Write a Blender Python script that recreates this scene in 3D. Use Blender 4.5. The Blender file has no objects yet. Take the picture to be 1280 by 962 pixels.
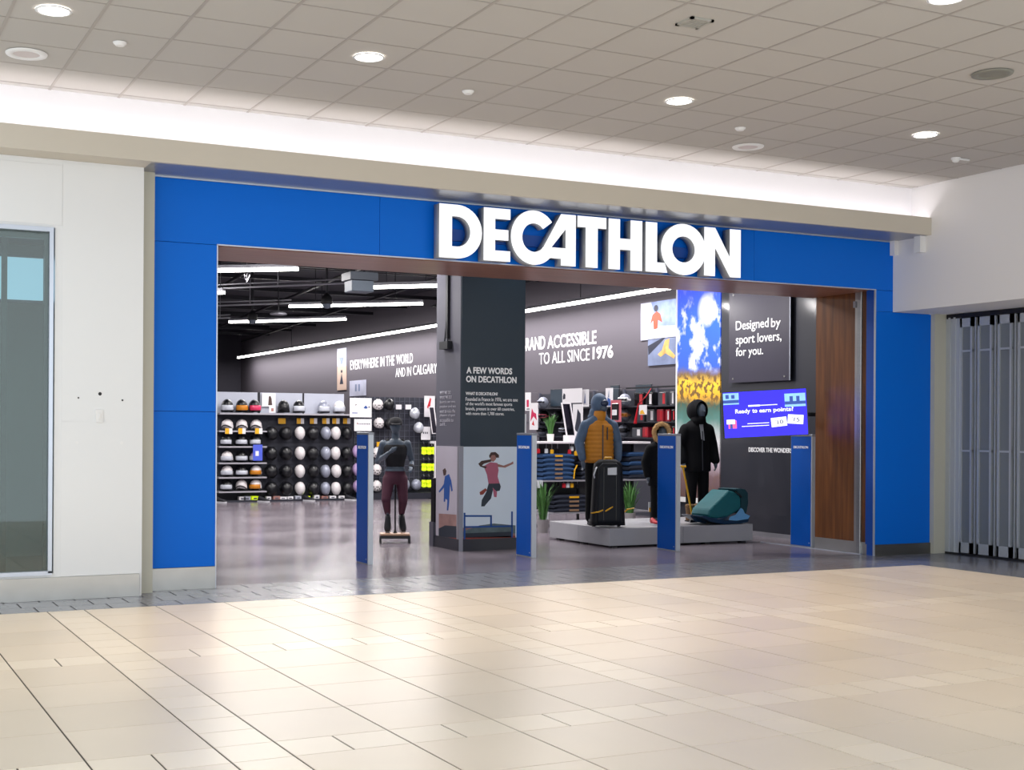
import bpy, bmesh, math, random
from math import sin, cos, pi, radians as RAD
from mathutils import Vector, Matrix
random.seed(7)
sc = bpy.context.scene
COL = sc.collection

# ------------------------------------------------------------------ camera
CAM_F, CAM_YAW, HORIZ, ROLL, CAM_H, CAM_CX = 1600.15, .43859, 536.144, .0058864, 1.5441, 524.055
cam_d = bpy.data.cameras.new('camera')
cam = bpy.data.objects.new('camera', cam_d)
COL.objects.link(cam)
cam_d.sensor_width = 36.0
cam_d.lens = 36.0 * CAM_F / 1280.0
cam_d.shift_x = (640 - CAM_CX) / 1280.0
cam_d.shift_y = (HORIZ - 481) / 1280.0
cam_d.clip_end = 200
Fw = Vector((sin(CAM_YAW), cos(CAM_YAW), 0))
Rt = Vector((cos(CAM_YAW), -sin(CAM_YAW), 0))
Up = Vector((0, 0, 1))
rc = Rt * cos(ROLL) + Up * sin(ROLL)
uc = Up * cos(ROLL) - Rt * sin(ROLL)
mw = Matrix((rc, uc, -Fw)).transposed().to_4x4()
mw.translation = (0, 0, CAM_H)
cam.matrix_world = mw
sc.camera = cam

# ------------------------------------------------------------------ world, exposure
world = bpy.data.worlds.new('world')
sc.world = world
world.use_nodes = True
bg = world.node_tree.nodes['Background']
bg.inputs[0].default_value = (.90, .96, 1.0, 1)
bg.inputs[1].default_value = 1.15
vs = sc.view_settings
vs.view_transform = 'Standard'
vs.look = 'None'
vs.exposure = 0.52
vs.gamma = 1.0
vs.use_curve_mapping = False

def area(name, loc, rot, sx, sy, watts, col=(1, 1, 1), spread=180):
    l = bpy.data.lights.new(name, 'AREA')
    l.shape = 'RECTANGLE'; l.size = sx; l.size_y = sy; l.energy = watts; l.color = col
    l.spread = RAD(spread)
    o = bpy.data.objects.new(name, l); COL.objects.link(o)
    o.location = loc; o.rotation_euler = rot
    return o
# cove lighting tucked behind the bulkhead lip (three runs, pointing up)
COVE_W = 5.4
for k in range(3):
    area('cove_light', (0.35 + 4.0 * k + 2.0, 11.53, 4.07), (pi - RAD(12), 0, 0), 3.95, .07, COVE_W, (1, .95, .98))

# ------------------------------------------------------------------ measuring helpers (plane + measured bearing -> place)
def ray(px, py):
    x, y = px - CAM_CX, py - HORIZ
    x, y = cos(ROLL) * x + sin(ROLL) * y, -sin(ROLL) * x + cos(ROLL) * y
    return Fw + Rt * (x / CAM_F) + Up * (-y / CAM_F)
def onY(px, py, Y):
    d = ray(px, py); return Vector((0, 0, CAM_H)) + d * (Y / d.y)
def onX(px, py, X):
    d = ray(px, py); return Vector((0, 0, CAM_H)) + d * (X / d.x)
def onZ(px, py, Z=0.0):
    d = ray(px, py); return Vector((0, 0, CAM_H)) + d * ((Z - CAM_H) / d.z)
def proj(p):
    t = p[0] * Fw.x + p[1] * Fw.y
    if t < .1: return (-9999, -9999)
    x = (p[0] * Rt.x + p[1] * Rt.y) / t * CAM_F; y = -(p[2] - CAM_H) / t * CAM_F
    x, y = cos(ROLL) * x - sin(ROLL) * y, sin(ROLL) * x + cos(ROLL) * y
    return (CAM_CX + x, HORIZ + y)
def inframe(pts, m=8):
    q = [proj(p) for p in pts]
    return (max(a[0] for a in q) > -m and min(a[0] for a in q) < 1280 + m and max(a[1] for a in q) > -m
            and min(a[1] for a in q) < 962 + m and min(a[0] for a in q) > -5000)

# ------------------------------------------------------------------ materials
def lin(c):
    out = []
    for v in c:
        v /= 255.0
        out.append(v / 12.92 if v <= .04045 else ((v + .055) / 1.055) ** 2.4)
    return (*out, 1)
MATS = {}
def M(name, rgb=(128, 128, 128), rough=.5, metal=0, emis=0, var=0.0, vscale=4.0, bump=0, bscale=60, rnd=0.0,
      spec=.5, coat=0, stretch=(1, 1, 1), rvar=0, ecol=None):
    if name in MATS: return MATS[name]
    m = bpy.data.materials.new(name); m.use_nodes = True
    nt = m.node_tree; b = nt.nodes['Principled BSDF']
    col = lin(rgb)
    b.inputs['Base Color'].default_value = col
    b.inputs['Roughness'].default_value = rough
    b.inputs['Metallic'].default_value = metal
    b.inputs['Specular IOR Level'].default_value = spec
    b.inputs['Coat Weight'].default_value = coat
    b.inputs['Coat Roughness'].default_value = .08
    if emis:
        b.inputs['Emission Color'].default_value = lin(ecol) if ecol else col
        b.inputs['Emission Strength'].default_value = emis
    if var or bump or rvar:
        tc = nt.nodes.new('ShaderNodeTexCoord'); mp = nt.nodes.new('ShaderNodeMapping')
        mp.inputs['Scale'].default_value = stretch
        geo = nt.nodes.new('ShaderNodeNewGeometry')
        nt.links.new(geo.outputs['Position'], mp.inputs[0])
        nz = nt.nodes.new('ShaderNodeTexNoise'); nz.inputs['Scale'].default_value = vscale
        nz.inputs['Detail'].default_value = 4
        nt.links.new(mp.outputs[0], nz.inputs[0])
    if var or rnd:
        hsv = nt.nodes.new('ShaderNodeHueSaturation'); hsv.inputs['Color'].default_value = col
        mr = nt.nodes.new('ShaderNodeMapRange')
        mr.inputs['From Min'].default_value = .3; mr.inputs['From Max'].default_value = .7
        mr.inputs['To Min'].default_value = 1 - var; mr.inputs['To Max'].default_value = 1 + var
        if var: nt.links.new(nz.outputs['Fac'], mr.inputs[0])
        else: mr.inputs[0].default_value = .5
        last = mr.outputs[0]
        if rnd:
            oi = nt.nodes.new('ShaderNodeObjectInfo'); m2 = nt.nodes.new('ShaderNodeMapRange')
            m2.inputs['To Min'].default_value = 1 - rnd; m2.inputs['To Max'].default_value = 1 + rnd
            nt.links.new(oi.outputs['Random'], m2.inputs[0])
            mu = nt.nodes.new('ShaderNodeMath'); mu.operation = 'MULTIPLY'
            nt.links.new(last, mu.inputs[0]); nt.links.new(m2.outputs[0], mu.inputs[1]); last = mu.outputs[0]
        nt.links.new(last, hsv.inputs['Value'])
        nt.links.new(hsv.outputs[0], b.inputs['Base Color'])
    if rvar:
        m3 = nt.nodes.new('ShaderNodeMapRange'); m3.inputs['From Min'].default_value = .3; m3.inputs['From Max'].default_value = .7
        m3.inputs['To Min'].default_value = max(0, rough - rvar); m3.inputs['To Max'].default_value = rough + rvar
        nt.links.new(nz.outputs['Fac'], m3.inputs[0]); nt.links.new(m3.outputs[0], b.inputs['Roughness'])
    if bump:
        n2 = nt.nodes.new('ShaderNodeTexNoise'); n2.inputs['Scale'].default_value = bscale
        nt.links.new(mp.outputs[0], n2.inputs[0])
        bp = nt.nodes.new('ShaderNodeBump'); bp.inputs['Strength'].default_value = bump; bp.inputs['Distance'].default_value = .01
        nt.links.new(n2.outputs['Fac'], bp.inputs['Height']); nt.links.new(bp.outputs[0], b.inputs['Normal'])
    MATS[name] = m
    return m

def wood_mat(name, a, bcol, rough=.35):
    m = bpy.data.materials.new(name); m.use_nodes = True
    nt = m.node_tree; b = nt.nodes['Principled BSDF']; b.inputs['Roughness'].default_value = rough
    geo = nt.nodes.new('ShaderNodeNewGeometry'); mp = nt.nodes.new('ShaderNodeMapping')
    mp.inputs['Scale'].default_value = (9, 9, .6) if 'reveal' in name else (.6, 9, 9)
    nz = nt.nodes.new('ShaderNodeTexNoise'); nz.inputs['Scale'].default_value = 2.2; nz.inputs['Detail'].default_value = 6
    cr = nt.nodes.new('ShaderNodeValToRGB')
    cr.color_ramp.elements[0].color = lin(a); cr.color_ramp.elements[1].color = lin(bcol)
    cr.color_ramp.elements[0].position = .35; cr.color_ramp.elements[1].position = .65
    nt.links.new(geo.outputs['Position'], mp.inputs[0]); nt.links.new(mp.outputs[0], nz.inputs[0])
    nt.links.new(nz.outputs['Fac'], cr.inputs[0]); nt.links.new(cr.outputs[0], b.inputs['Base Color'])
    MATS[name] = m
    return m

def glass_mat(name, tint, refl=.12, rough=.02):
    m = bpy.data.materials.new(name); m.use_nodes = True
    nt = m.node_tree; nt.nodes.clear()
    out = nt.nodes.new('ShaderNodeOutputMaterial'); mix = nt.nodes.new('ShaderNodeMixShader')
    tr = nt.nodes.new('ShaderNodeBsdfTransparent'); gl = nt.nodes.new('ShaderNodeBsdfGlossy')
    tr.inputs[0].default_value = lin(tint); gl.inputs['Roughness'].default_value = rough
    lw = nt.nodes.new('ShaderNodeFresnel'); lw.inputs[0].default_value = 1.5
    ad = nt.nodes.new('ShaderNodeMath'); ad.operation = 'ADD'; ad.inputs[1].default_value = refl; ad.use_clamp = True
    nt.links.new(lw.outputs[0], ad.inputs[0]); nt.links.new(ad.outputs[0], mix.inputs[0])
    nt.links.new(tr.outputs[0], mix.inputs[1]); nt.links.new(gl.outputs[0], mix.inputs[2])
    nt.links.new(mix.outputs[0], out.inputs[0])
    MATS[name] = m
    return m

# ------------------------------------------------------------------ mesh helpers
class MB:
    def __init__(s): s.v = []; s.f = []
    def add(s, vs, fs):
        o = len(s.v); s.v += [tuple(v) for v in vs]; s.f += [tuple(i + o for i in f) for f in fs]; return s
    def box(s, x0, x1, y0, y1, z0, z1):
        return s.add([(x0,y0,z0),(x1,y0,z0),(x1,y1,z0),(x0,y1,z0),(x0,y0,z1),(x1,y0,z1),(x1,y1,z1),(x0,y1,z1)],
                     [(0,3,2,1),(4,5,6,7),(0,1,5,4),(1,2,6,5),(2,3,7,6),(3,0,4,7)])
    def hexa(s, b, t):           # four bottom + four top corners
        return s.add(list(b) + list(t), [(0,3,2,1),(4,5,6,7),(0,1,5,4),(1,2,6,5),(2,3,7,6),(3,0,4,7)])
    def loft(s, rings, cap=True):
        n = len(rings[0]); o = len(s.v)
        for r in rings: s.v += [tuple(p) for p in r]
        for k in range(len(rings) - 1):
            for i in range(n):
                j = (i + 1) % n
                s.f.append((o + k*n + i, o + k*n + j, o + (k+1)*n + j, o + (k+1)*n + i))
        if cap:
            s.f.append(tuple(o + i for i in reversed(range(n))))
            s.f.append(tuple(o + (len(rings)-1)*n + i for i in range(n)))
        return s
    def tube(s, pts, r, n=8, flat=1.0):
        pts = [Vector(p) for p in pts]; rings = []
        rr = r if isinstance(r, (list, tuple)) else [r] * len(pts)
        ref = Vector((0, 1, 0))
        for k, p in enumerate(pts):
            d = (pts[min(k+1, len(pts)-1)] - pts[max(k-1, 0)]).normalized()
            if abs(d.dot(ref)) > .93: rf = Vector((1, 0, 0))
            else: rf = ref
            a = d.cross(rf).normalized(); b = a.cross(d).normalized()
            rings.append([p + a * (rr[k] * cos(2*pi*i/n)) + b * (rr[k] * flat * sin(2*pi*i/n)) for i in range(n)])
        return s.loft(rings)
    def lathe(s, prof, c=(0, 0, 0), n=16):
        return s.loft([[(c[0] + r*cos(2*pi*i/n), c[1] + r*sin(2*pi*i/n), c[2] + z) for i in range(n)] for r, z in prof])
    def ell(s, c, r, nu=16, nv=10):
        c = Vector(c); rings = []
        for k in range(nv + 1):
            ph = -pi/2 + pi * max(.02, min(nv - .02, k)) / nv
            rings.append([(c.x + r[0]*cos(ph)*cos(2*pi*i/nu), c.y + r[1]*cos(ph)*sin(2*pi*i/nu), c.z + r[2]*sin(ph)) for i in range(nu)])
        return s.loft(rings)
    def prism(s, poly, f0, f1):  # f0(p), f1(p) map a 2D point to the two faces
        n = len(poly)
        return s.add([f0(p) for p in poly] + [f1(p) for p in poly],
                     [tuple(range(n)), tuple(reversed(range(n, 2*n)))] + [(i, i+n, (i+1) % n + n, (i+1) % n) for i in range(n)])
    def mesh(s, name, off=(0, 0, 0), smooth=False, bevel=0, seg=1):
        me = bpy.data.meshes.new(name)
        me.from_pydata([(v[0]-off[0], v[1]-off[1], v[2]-off[2]) for v in s.v], [], s.f)
        bm = bmesh.new(); bm.from_mesh(me)
        bmesh.ops.recalc_face_normals(bm, faces=bm.faces)
        if bevel: bmesh.ops.bevel(bm, geom=list(bm.edges), offset=bevel, segments=seg, affect='EDGES', profile=.7)
        for f in bm.faces: f.smooth = smooth
        bm.to_mesh(me); bm.free()
        return me
POS = {}
def tag(o, label=None, cat=None, group=None, kind=None):
    if label: o['label'] = label
    if cat: o['category'] = cat
    if group: o['group'] = group
    if kind: o['kind'] = kind
    return o
def link(name, data, parent=None, loc=(0, 0, 0)):
    o = bpy.data.objects.new(name, data); COL.objects.link(o); o.location = loc
    if parent: o.parent = parent
    return o
def ob(name, mb, mat, parent=None, label=None, cat=None, group=None, kind=None, smooth=False, bevel=0, seg=1, local=False, origin=None):
    """mesh object from world coordinates; children are stored relative to the parent's place unless local"""
    off = (0, 0, 0)
    if parent is not None and not local: off = POS.get(parent.name, (0, 0, 0))
    loc = (0, 0, 0)
    if origin is not None and parent is None: off = origin; loc = origin
    me = mb.mesh(name, off, smooth, bevel, seg) if isinstance(mb, MB) else mb
    if not me.materials: me.materials.append(MATS[mat] if isinstance(mat, str) else mat)
    o = link(name, me, parent, loc)
    POS[o.name] = tuple(Vector(off)) if parent is not None else loc
    return tag(o, label, cat, group, kind)
def thing(name, label, cat, loc=(0, 0, 0), rotz=0, group=None, kind=None):
    o = link(name, None, None, loc); o.rotation_euler = (0, 0, rotz); o.empty_display_size = .1
    POS[o.name] = tuple(loc)
    return tag(o, label, cat, group, kind)
def dup(root, loc, rot=None, label=None, group=None):
    r = root.copy(); COL.objects.link(r); r.location = loc
    if rot is not None: r.rotation_euler = rot
    if label: r['label'] = label
    if group: r['group'] = group
    for ch in list(root.children):
        c = ch.copy(); COL.objects.link(c); c.parent = r
        for g in list(ch.children):
            d = g.copy(); COL.objects.link(d); d.parent = c
    return r
def fuse(mb, voxel=.012, smooth=4, name='body', factor=.6):
    """one continuous skin over overlapping volumes"""
    me = mb.mesh('tmp'); o = bpy.data.objects.new('tmp', me); COL.objects.link(o)
    r = o.modifiers.new('r', 'REMESH'); r.mode = 'VOXEL'; r.voxel_size = voxel
    s = o.modifiers.new('s', 'SMOOTH'); s.iterations = smooth; s.factor = factor
    dg = bpy.context.evaluated_depsgraph_get()
    out = bpy.data.meshes.new_from_object(o.evaluated_get(dg))
    out.name = name
    for p in out.polygons: p.use_smooth = True
    bpy.data.objects.remove(o); bpy.data.meshes.remove(me)
    return out
def text_mesh(s, w, h, frame, bold=0.0, depth=.004, shear=0):
    """lettering fitted into w x h; frame = (origin, right, up)"""
    cu = bpy.data.curves.new('t', 'FONT'); cu.body = s; cu.size = 1; cu.offset = bold; cu.extrude = .01; cu.resolution_u = 3
    cu.shear = shear
    o = bpy.data.objects.new('t', cu); COL.objects.link(o)
    dg = bpy.context.evaluated_depsgraph_get()
    me = bpy.data.meshes.new_from_object(o.evaluated_get(dg))
    bpy.data.objects.remove(o); bpy.data.curves.remove(cu)
    xs = [v.co.x for v in me.vertices]; ys = [v.co.y for v in me.vertices]
    x0, x1, y0, y1 = min(xs), max(xs), min(ys), max(ys)
    O, R, U = [Vector(a) for a in frame]; N = R.cross(U)
    for v in me.vertices:
        a = (v.co.x - x0) / (x1 - x0) * w; b = (v.co.y - y0) / (y1 - y0) * h
        c = (v.co.z / .02 + .5) * depth
        v.co = O + R * a + U * b + N * c
    return me
def lettering(s, w, h, frame, mat, parent, bold=0.0, depth=.004, name='lettering'):
    me = text_mesh(s, w, h, frame, bold, depth)
    off = POS.get(parent.name, (0, 0, 0))
    for v in me.vertices: v.co -= Vector(off)
    return ob(name, me, mat, parent, local=True)

# palette ------------------------------------------------------------
M('white_wall', (232, 233, 234), .28, coat=.25); M('white_paint', (236, 234, 234), .6); M('cove_white', (240, 238, 240), .7)
M('beige', (206, 198, 184), .6); M('beige_post', (196, 194, 180), .55); M('soffit_metal', (150, 152, 158), .3, .35)
M('blue', (0, 110, 224), .42, spec=.18); M('blue_dark', (0, 72, 165), .4)
M('edge_trim', (205, 212, 225), .3, .6); M('steel', (190, 190, 188), .28, .85, var=.06, vscale=3)
M('brushed', (176, 178, 180), .3, .9, var=.05, vscale=5, stretch=(1, 1, 12))
M('grout', (84, 76, 68), .85); M('grout_dark', (84, 84, 88), .8)
M('tile', (225, 210, 190), .34, spec=.32, var=.03, vscale=1.3, rnd=.035, rvar=.015)
M('tile_small', (233, 219, 199), .34, spec=.32, var=.02, vscale=2, rnd=.03, rvar=.015)
M('border_tile', (120, 121, 128), .24, var=.05, vscale=3, rnd=.06)
M('concrete', (122, 114, 122), .2, var=.07, vscale=.7, rvar=.05)
M('ceil_tile', (190, 186, 181), .85, bump=.15, bscale=220, rnd=.012); M('tbar', (168, 161, 154), .5); M('tbar_white', (226, 224, 222), .5)
M('plastic_white', (236, 236, 236), .4); M('plastic_grey', (172, 169, 160), .5); M('speaker_grey', (132, 131, 122), .5); M('black', (16, 16, 20), .5); M('black_gloss', (14, 14, 18), .18)
M('lamp', (255, 250, 244), emis=9); M('tube', (255, 252, 246), emis=11); M('sign_face', (248, 250, 255), .4, emis=.42)
M('sign_side', (168, 172, 180), .45)
M('shop_wall', (86, 81, 90), .8); M('shop_dark', (52, 50, 62), .7); M('shop_ceiling', (40, 38, 50), .8); M('shop_black', (40, 42, 52), .38, coat=.3)
M('column_front', (38, 54, 68), .45); M('column_side', (86, 86, 98), .5); M('letter_white', (238, 238, 240), .5, emis=.08)
M('dark_metal', (44, 44, 50), .4, .6); M('rail_grey', (150, 150, 158), .4, .5); M('conduit', (26, 28, 34), .4)
wood_mat('wood_reveal', (92, 54, 26), (122, 74, 36)); wood_mat('wood_soffit', (146, 98, 80), (164, 116, 96), .3)
wood_mat('wood_light', (180, 140, 112), (200, 164, 138), .5)
glass_mat('shop_glass', (212, 226, 224), .05); M('gate_glass', (122, 128, 134), .25); glass_mat('clear_glass', (235, 238, 245), .02)
M('room_grey', (176, 188, 186), .8); M('room_dark', (78, 82, 86), .8); M('reflected_sky', (182, 220, 245), .5, emis=.75)

# =================================================================== MALL FLOOR
T = .61
FX0, FY0, Y_SF = 1.735, 8.456, 12.022
XL, XR = -2.5, 13.07
Y_NEAR = 1.8
fl = ob('floor', MB().box(XL, XR + .3, Y_NEAR, 11.0, -.06, -.004), 'grout', kind='structure')
tag(fl, 'beige stone tiled concourse floor in a grid of large and small squares', 'floor')
# column edges in tile units: narrow column [0,.5], four big ones up to 4.5, repeating
edges_x = []
for k in range(-2, 5):
    b = 4.5 * k
    edges_x += [(b, b + .5, 'n')] + [(b + .5 + i, b + 1.5 + i, 'w') for i in range(4)]
edges_y = []
for k in range(-3, 3):
    b = 4.5 * k
    edges_y += [(b, b + .5, 'n')] + [(b + .5 + i, b + 1.5 + i, 'w') for i in range(4)]
JX, JY = .0048, .0022
tile_cache = {}
def tile_mesh(w, d, mat, th=.012):
    k = (round(w, 4), round(d, 4), mat)
    if k not in tile_cache:
        me = MB().hexa([(-w/2,-d/2,-th),(w/2,-d/2,-th),(w/2,d/2,-th),(-w/2,d/2,-th)],
                       [(-w/2+.001,-d/2+.001,0),(w/2-.001,-d/2+.001,0),(w/2-.001,d/2-.001,0),(-w/2+.001,d/2-.001,0)]).mesh('tile')
        me.materials.append(MATS[mat]); tile_cache[k] = me
    return tile_cache[k]
todo = []
for (ax, bx, kx) in edges_x:
    for (ay, by, ky) in edges_y:
        subs = []
        if kx == 'n' and ky == 'w': subs = [(ax, bx, ay, ay + .5), (ax, bx, ay + .5, by)]
        elif kx == 'w' and ky == 'n': subs = [(ax, ax + .5, ay, by), (ax + .5, bx, ay, by)]
        else: subs = [(ax, bx, ay, by)]
        for (p, q, r_, t_) in subs:
            x0, x1, y0, y1 = FX0 + p*T, FX0 + q*T, FY0 + r_*T, FY0 + t_*T
            x0, x1, y0, y1 = max(x0, XL), min(x1, 11.62 if y1 < 11.3 else XR), max(y0, Y_NEAR), min(y1, 11.0)
            if x1 - x0 < .03 or y1 - y0 < .03: continue
            todo.append((x0, x1, y0, y1, 'tile' if kx == ky == 'w' else 'tile_small'))
rest = {'tile': MB(), 'tile_small': MB()}
cand = []
for t_ in todo:
    x0, x1, y0, y1, m_ = t_
    cs = [(x0,y0,0),(x1,y0,0),(x1,y1,0),(x0,y1,0)]
    if y0 > 2.5 and inframe(cs): cand.append(((x1-x0)*(y1-y0)/((x0+x1)**2/4+(y0+y1)**2/4)**1.5, t_))
    else: rest[m_].box(x0+JX, x1-JX, y0+JY, y1-JY, -.012, 0)
cand.sort(key=lambda a: -a[0])
for k, (_, (x0, x1, y0, y1, m_)) in enumerate(cand):
    if k < 300:
        o = link('tile', tile_mesh(x1-x0-2*JX, y1-y0-2*JY, m_), fl, ((x0+x1)/2, (y0+y1)/2, 0))
    else: rest[m_].box(x0+JX, x1-JX, y0+JY, y1-JY, -.012, 0)
for m_, mb in rest.items():
    if mb.v: ob('tile_field', mb, m_, fl, kind='stuff')
# grey border of small pavers along the shop fronts
bf = ob('floor_border', MB().box(XL, XR + .3, 11.003, 12.21, -.06, -.004).box(11.62, XR + .3, Y_NEAR, 11.003, -.06, -.004), 'grout_dark', kind='structure')
tag(bf, 'grey paver border strip along the shop fronts', 'floor')
B = .305
row = 0; rest_b = MB(); nb = 0
y = 11.003
while y < 12.19:
    y1 = min(y + B, 12.2); x = XL - (.1, .2, 0, .13)[row % 4]
    while x < XR + .2:
        x0, x1 = max(x, XL), min(x + B, XR + .25)
        vis = y < 11.72 or (2.9 < x1 and x0 < 12.9)
        if x1 - x0 > .02:
            if inframe([(x0,y,0),(x1,y1,0)]) and vis and nb < 290:
                link('paver', tile_mesh(x1-x0-.013, y1-y-.006, 'border_tile'), bf, ((x0+x1)/2, (y+y1)/2, 0)); nb += 1
            else: rest_b.box(x0+.003, x1-.003, y+.003, y1-.003, -.012, 0)
        x += B
    y += B; row += 1
y = 11.0 - B
while y > Y_NEAR:
    x = 11.623
    while x < XR:
        x1 = min(x + B*2, XR); rest_b.box(x+.003, x1-.003, y+.003, y+B-.003, -.012, 0); x += B*2
    y -= B
ob('paver_field', rest_b, 'border_tile', bf, kind='stuff')

# =================================================================== SHELL OF THE MALL
Z_C, CX1, CY1 = 4.542, 1.844, 6.736
# ceiling: slab above, tee grid and lay-in tiles
XCL = .3
ce = ob('ceiling', MB().box(XCL, 12.25, 2.9, 11.78, Z_C + .02, Z_C + .14), 'ceil_tile', kind='structure')
tag(ce, 'suspended ceiling of square off-white tiles over the concourse', 'ceiling')
rest_c = MB(); nc = 0
xs = [CX1 + T*i for i in range(-7, 18)]; ys = [CY1 + T*i for i in range(-6, 10)]
cme = None
for x in xs:
    for y in ys:
        x0, x1, y0, y1 = max(x, XCL), min(x+T, 12.18), max(y, 2.95), min(y+T, 11.74)
        if x1-x0 < .05 or y1-y0 < .05: continue
        g = .011
        if inframe([(x0,y0,Z_C),(x1,y0,Z_C),(x1,y1,Z_C),(x0,y1,Z_C)]) and nc < 300:
            k = ('c', round(x1-x0, 3), round(y1-y0, 3))
            if k not in tile_cache:
                w, d = x1-x0-2*g, y1-y0-2*g
                me = MB().box(-w/2, w/2, -d/2, d/2, 0, .015).mesh('ceiling_tile'); me.materials.append(MATS['ceil_tile']); tile_cache[k] = me
            link('ceiling_tile', tile_cache[k], ce, ((x0+x1)/2, (y0+y1)/2, Z_C + .004)); nc += 1
        else: rest_c.box(x0+g, x1-g, y0+g, y1-g, Z_C+.004, Z_C+.019)
if rest_c.v: ob('tile_field', rest_c, 'ceil_tile', ce, kind='stuff')
for x in xs:
    if XCL < x < 12.1: ob('main_tee', MB().box(x-.012, x+.012, 2.95, 11.74, Z_C, Z_C+.018), 'tbar', ce)
for y in ys:
    if 2.95 < y < 11.7: ob('cross_tee', MB().box(XCL, 12.18, y-.008, y+.008, Z_C+.002, Z_C+.017), 'tbar', ce)

# bulkhead with the cove
bk = ob('wall_bulkhead', MB().box(XL, 12.19, 11.41, 11.46, 3.93, 4.14), 'beige', kind='structure')
tag(bk, 'beige bulkhead lip running over the shop front below the lit cove', 'wall')
ob('wall_cove', MB().box(XL, 12.19, 11.72, 11.80, 3.98, Z_C + .02).box(XL, 12.19, 11.46, 11.72, 3.98, 4.02), 'cove_white', kind='structure')
so = ob('trim_soffit', MB().box(2.70, 12.19, 11.46, 12.10, 3.93, 3.975), 'soffit_metal', kind='structure')
ob('wall_above_shop', MB().box(XL, 14.2, 11.80, 12.10, 3.975, 5.0), 'white_paint', kind='structure')
# right return: white bulkhead over the folding gate
wr = ob('wall_right_bulkhead', MB().box(12.19, 13.6, 1.8, 12.02, 3.045, Z_C + .1), 'white_paint', kind='structure')
tag(wr, 'white upper wall above the folding gate on the right', 'wall')
ob('bracket', MB().box(12.10, 12.19, 11.50, 11.60, 3.73, 3.93), 'plastic_white', wr)
ob('upper_step', MB().box(12.13, 12.19, 11.94, 12.015, 3.75, 3.93), 'white_paint', wr)
ob('wall_right_post', MB().box(12.845, 13.11, 11.96, 12.16, 0, 3.045), 'beige_post', kind='structure')

# left wall with the shop window
YW = 11.72
wl = ob('wall_left', MB().box(1.90, 2.69, YW, 11.98, .0, 3.93).box(XL, 1.90, YW, 11.98, 3.32, 3.93).box(XL, 1.90, YW, 11.98, 0, .24), 'white_wall', kind='structure')
tag(wl, 'white glossy panelled wall beside the shop window on the left', 'wall')
ob('top_reveal', MB().box(XL, 2.70, 11.461, 11.80, 3.931, 3.975), 'beige', wl)
ob('upper_panel', MB().box(XL, 1.96, YW - .006, YW, 3.345, 3.88), 'white_wall', wl, bevel=.001)
ob('side_panel', MB().box(1.962, 2.69, YW - .004, YW, 1.596, 3.905), 'white_wall', wl)
ob('side_panel', MB().box(1.962, 2.69, YW - .004, YW, .21, 1.5945), 'white_wall', wl)
ob('baseboard_left', MB().box(XL, 2.665, YW - .03, YW - .001, 0, .207), 'steel', kind='structure', bevel=.002)
ob('wall_left_post', MB().box(2.69, 2.835, 11.90, 12.10, 0, 3.93), 'beige_post', kind='structure')
# holes and a switch plate on the wall
for px, py, r_ in ((125, 492, .016), (98, 497, .008), (153, 500, .009)):
    p = onY(px, py, YW - .004)
    ob('screw_hole', MB().loft([[(p.x + r_*cos(a*pi/5), YW-.004+dy, p.z + r_*sin(a*pi/5)) for a in range(10)] for dy in (-.002, .004)]), 'black', wl)
for px, py in ((96, 553), (152, 553)):
    p = onY(px, py, YW - .004)
    ob('screw_cap', MB().loft([[(p.x + .014*cos(a*pi/5), YW-.004+dy, p.z + .014*sin(a*pi/5)) for a in range(10)] for dy in (-.004, .004)]), 'plastic_white', wl)
p = onY(124, 520, YW - .004)
sw = thing('switch_plate', 'small white blank switch plate on the white wall', 'switch', (p.x, YW - .004, p.z))
ob('plate', MB().box(p.x-.035, p.x+.035, YW-.014, YW-.004, p.z-.06, p.z+.06), 'plastic_white', sw, bevel=.003)
ob('rocker', MB().box(p.x-.012, p.x+.012, YW-.020, YW-.014, p.z-.03, p.z+.03), 'plastic_white', sw, bevel=.002)
# window
w1 = ob('window_1', MB().box(XL, 1.885, YW-.02, YW+.05, 3.28, 3.32).box(1.85, 1.885, YW-.02, YW+.05, .245, 3.28).box(XL, 1.885, YW-.02, YW+.05, .225, .262), 'edge_trim', kind='structure')
tag(w1, 'tall fixed shop window in a slim metal frame at the left edge', 'window')
M('frame_green', (92, 104, 102), .35, .4)
ob('inner_frame', MB().box(XL, 1.85, YW+.05, YW+.09, 3.22, 3.28).box(1.815, 1.85, YW+.05, YW+.09, .262, 3.22), 'frame_green', w1)
ob('glass_pane', MB().box(XL, 1.85, YW+.022, YW+.03, .262, 3.28), 'shop_glass', w1)
# the vacant unit behind the glass
ob('wall_unit_interior', MB().box(XL, 2.6, 14.6, 14.7, 0, 3.6).box(2.6, 2.7, 11.98, 14.7, 0, 3.6).box(XL-.1, XL, 11.98, 14.7, 0, 3.6), 'room_grey', kind='structure')
ob('ceiling_unit', MB().box(XL, 2.7, 11.98, 14.7, 3.55, 3.65), 'room_dark', kind='structure')
ob('floor_unit', MB().box(XL, 2.7, 12.2, 14.7, -.05, .12), 'room_grey', kind='structure')
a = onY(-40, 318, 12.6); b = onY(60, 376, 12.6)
lb = thing('reflection_panel', 'pale blue glowing panel standing in for a reflection in the left shop window', 'reflection', (.6, 12.6, b.z))  # added glowing panel, stands in for a skylight reflected in the glass
ob('panel', MB().box(-.6, 1.93, 12.58, 12.62, b.z, a.z), 'reflected_sky', lb)
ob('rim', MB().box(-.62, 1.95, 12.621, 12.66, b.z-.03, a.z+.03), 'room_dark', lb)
for px, wdt, m_ in ((4, .05, 'frame_green'),):
    p = onY(px, 560, 12.3)
    ob('pole', MB().box(p.x-wdt/2, p.x+wdt/2, 12.28, 12.32, .12, 3.55), m_, label='slim grey upright behind the shop window glass at the photo edge', cat='pole')

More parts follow.
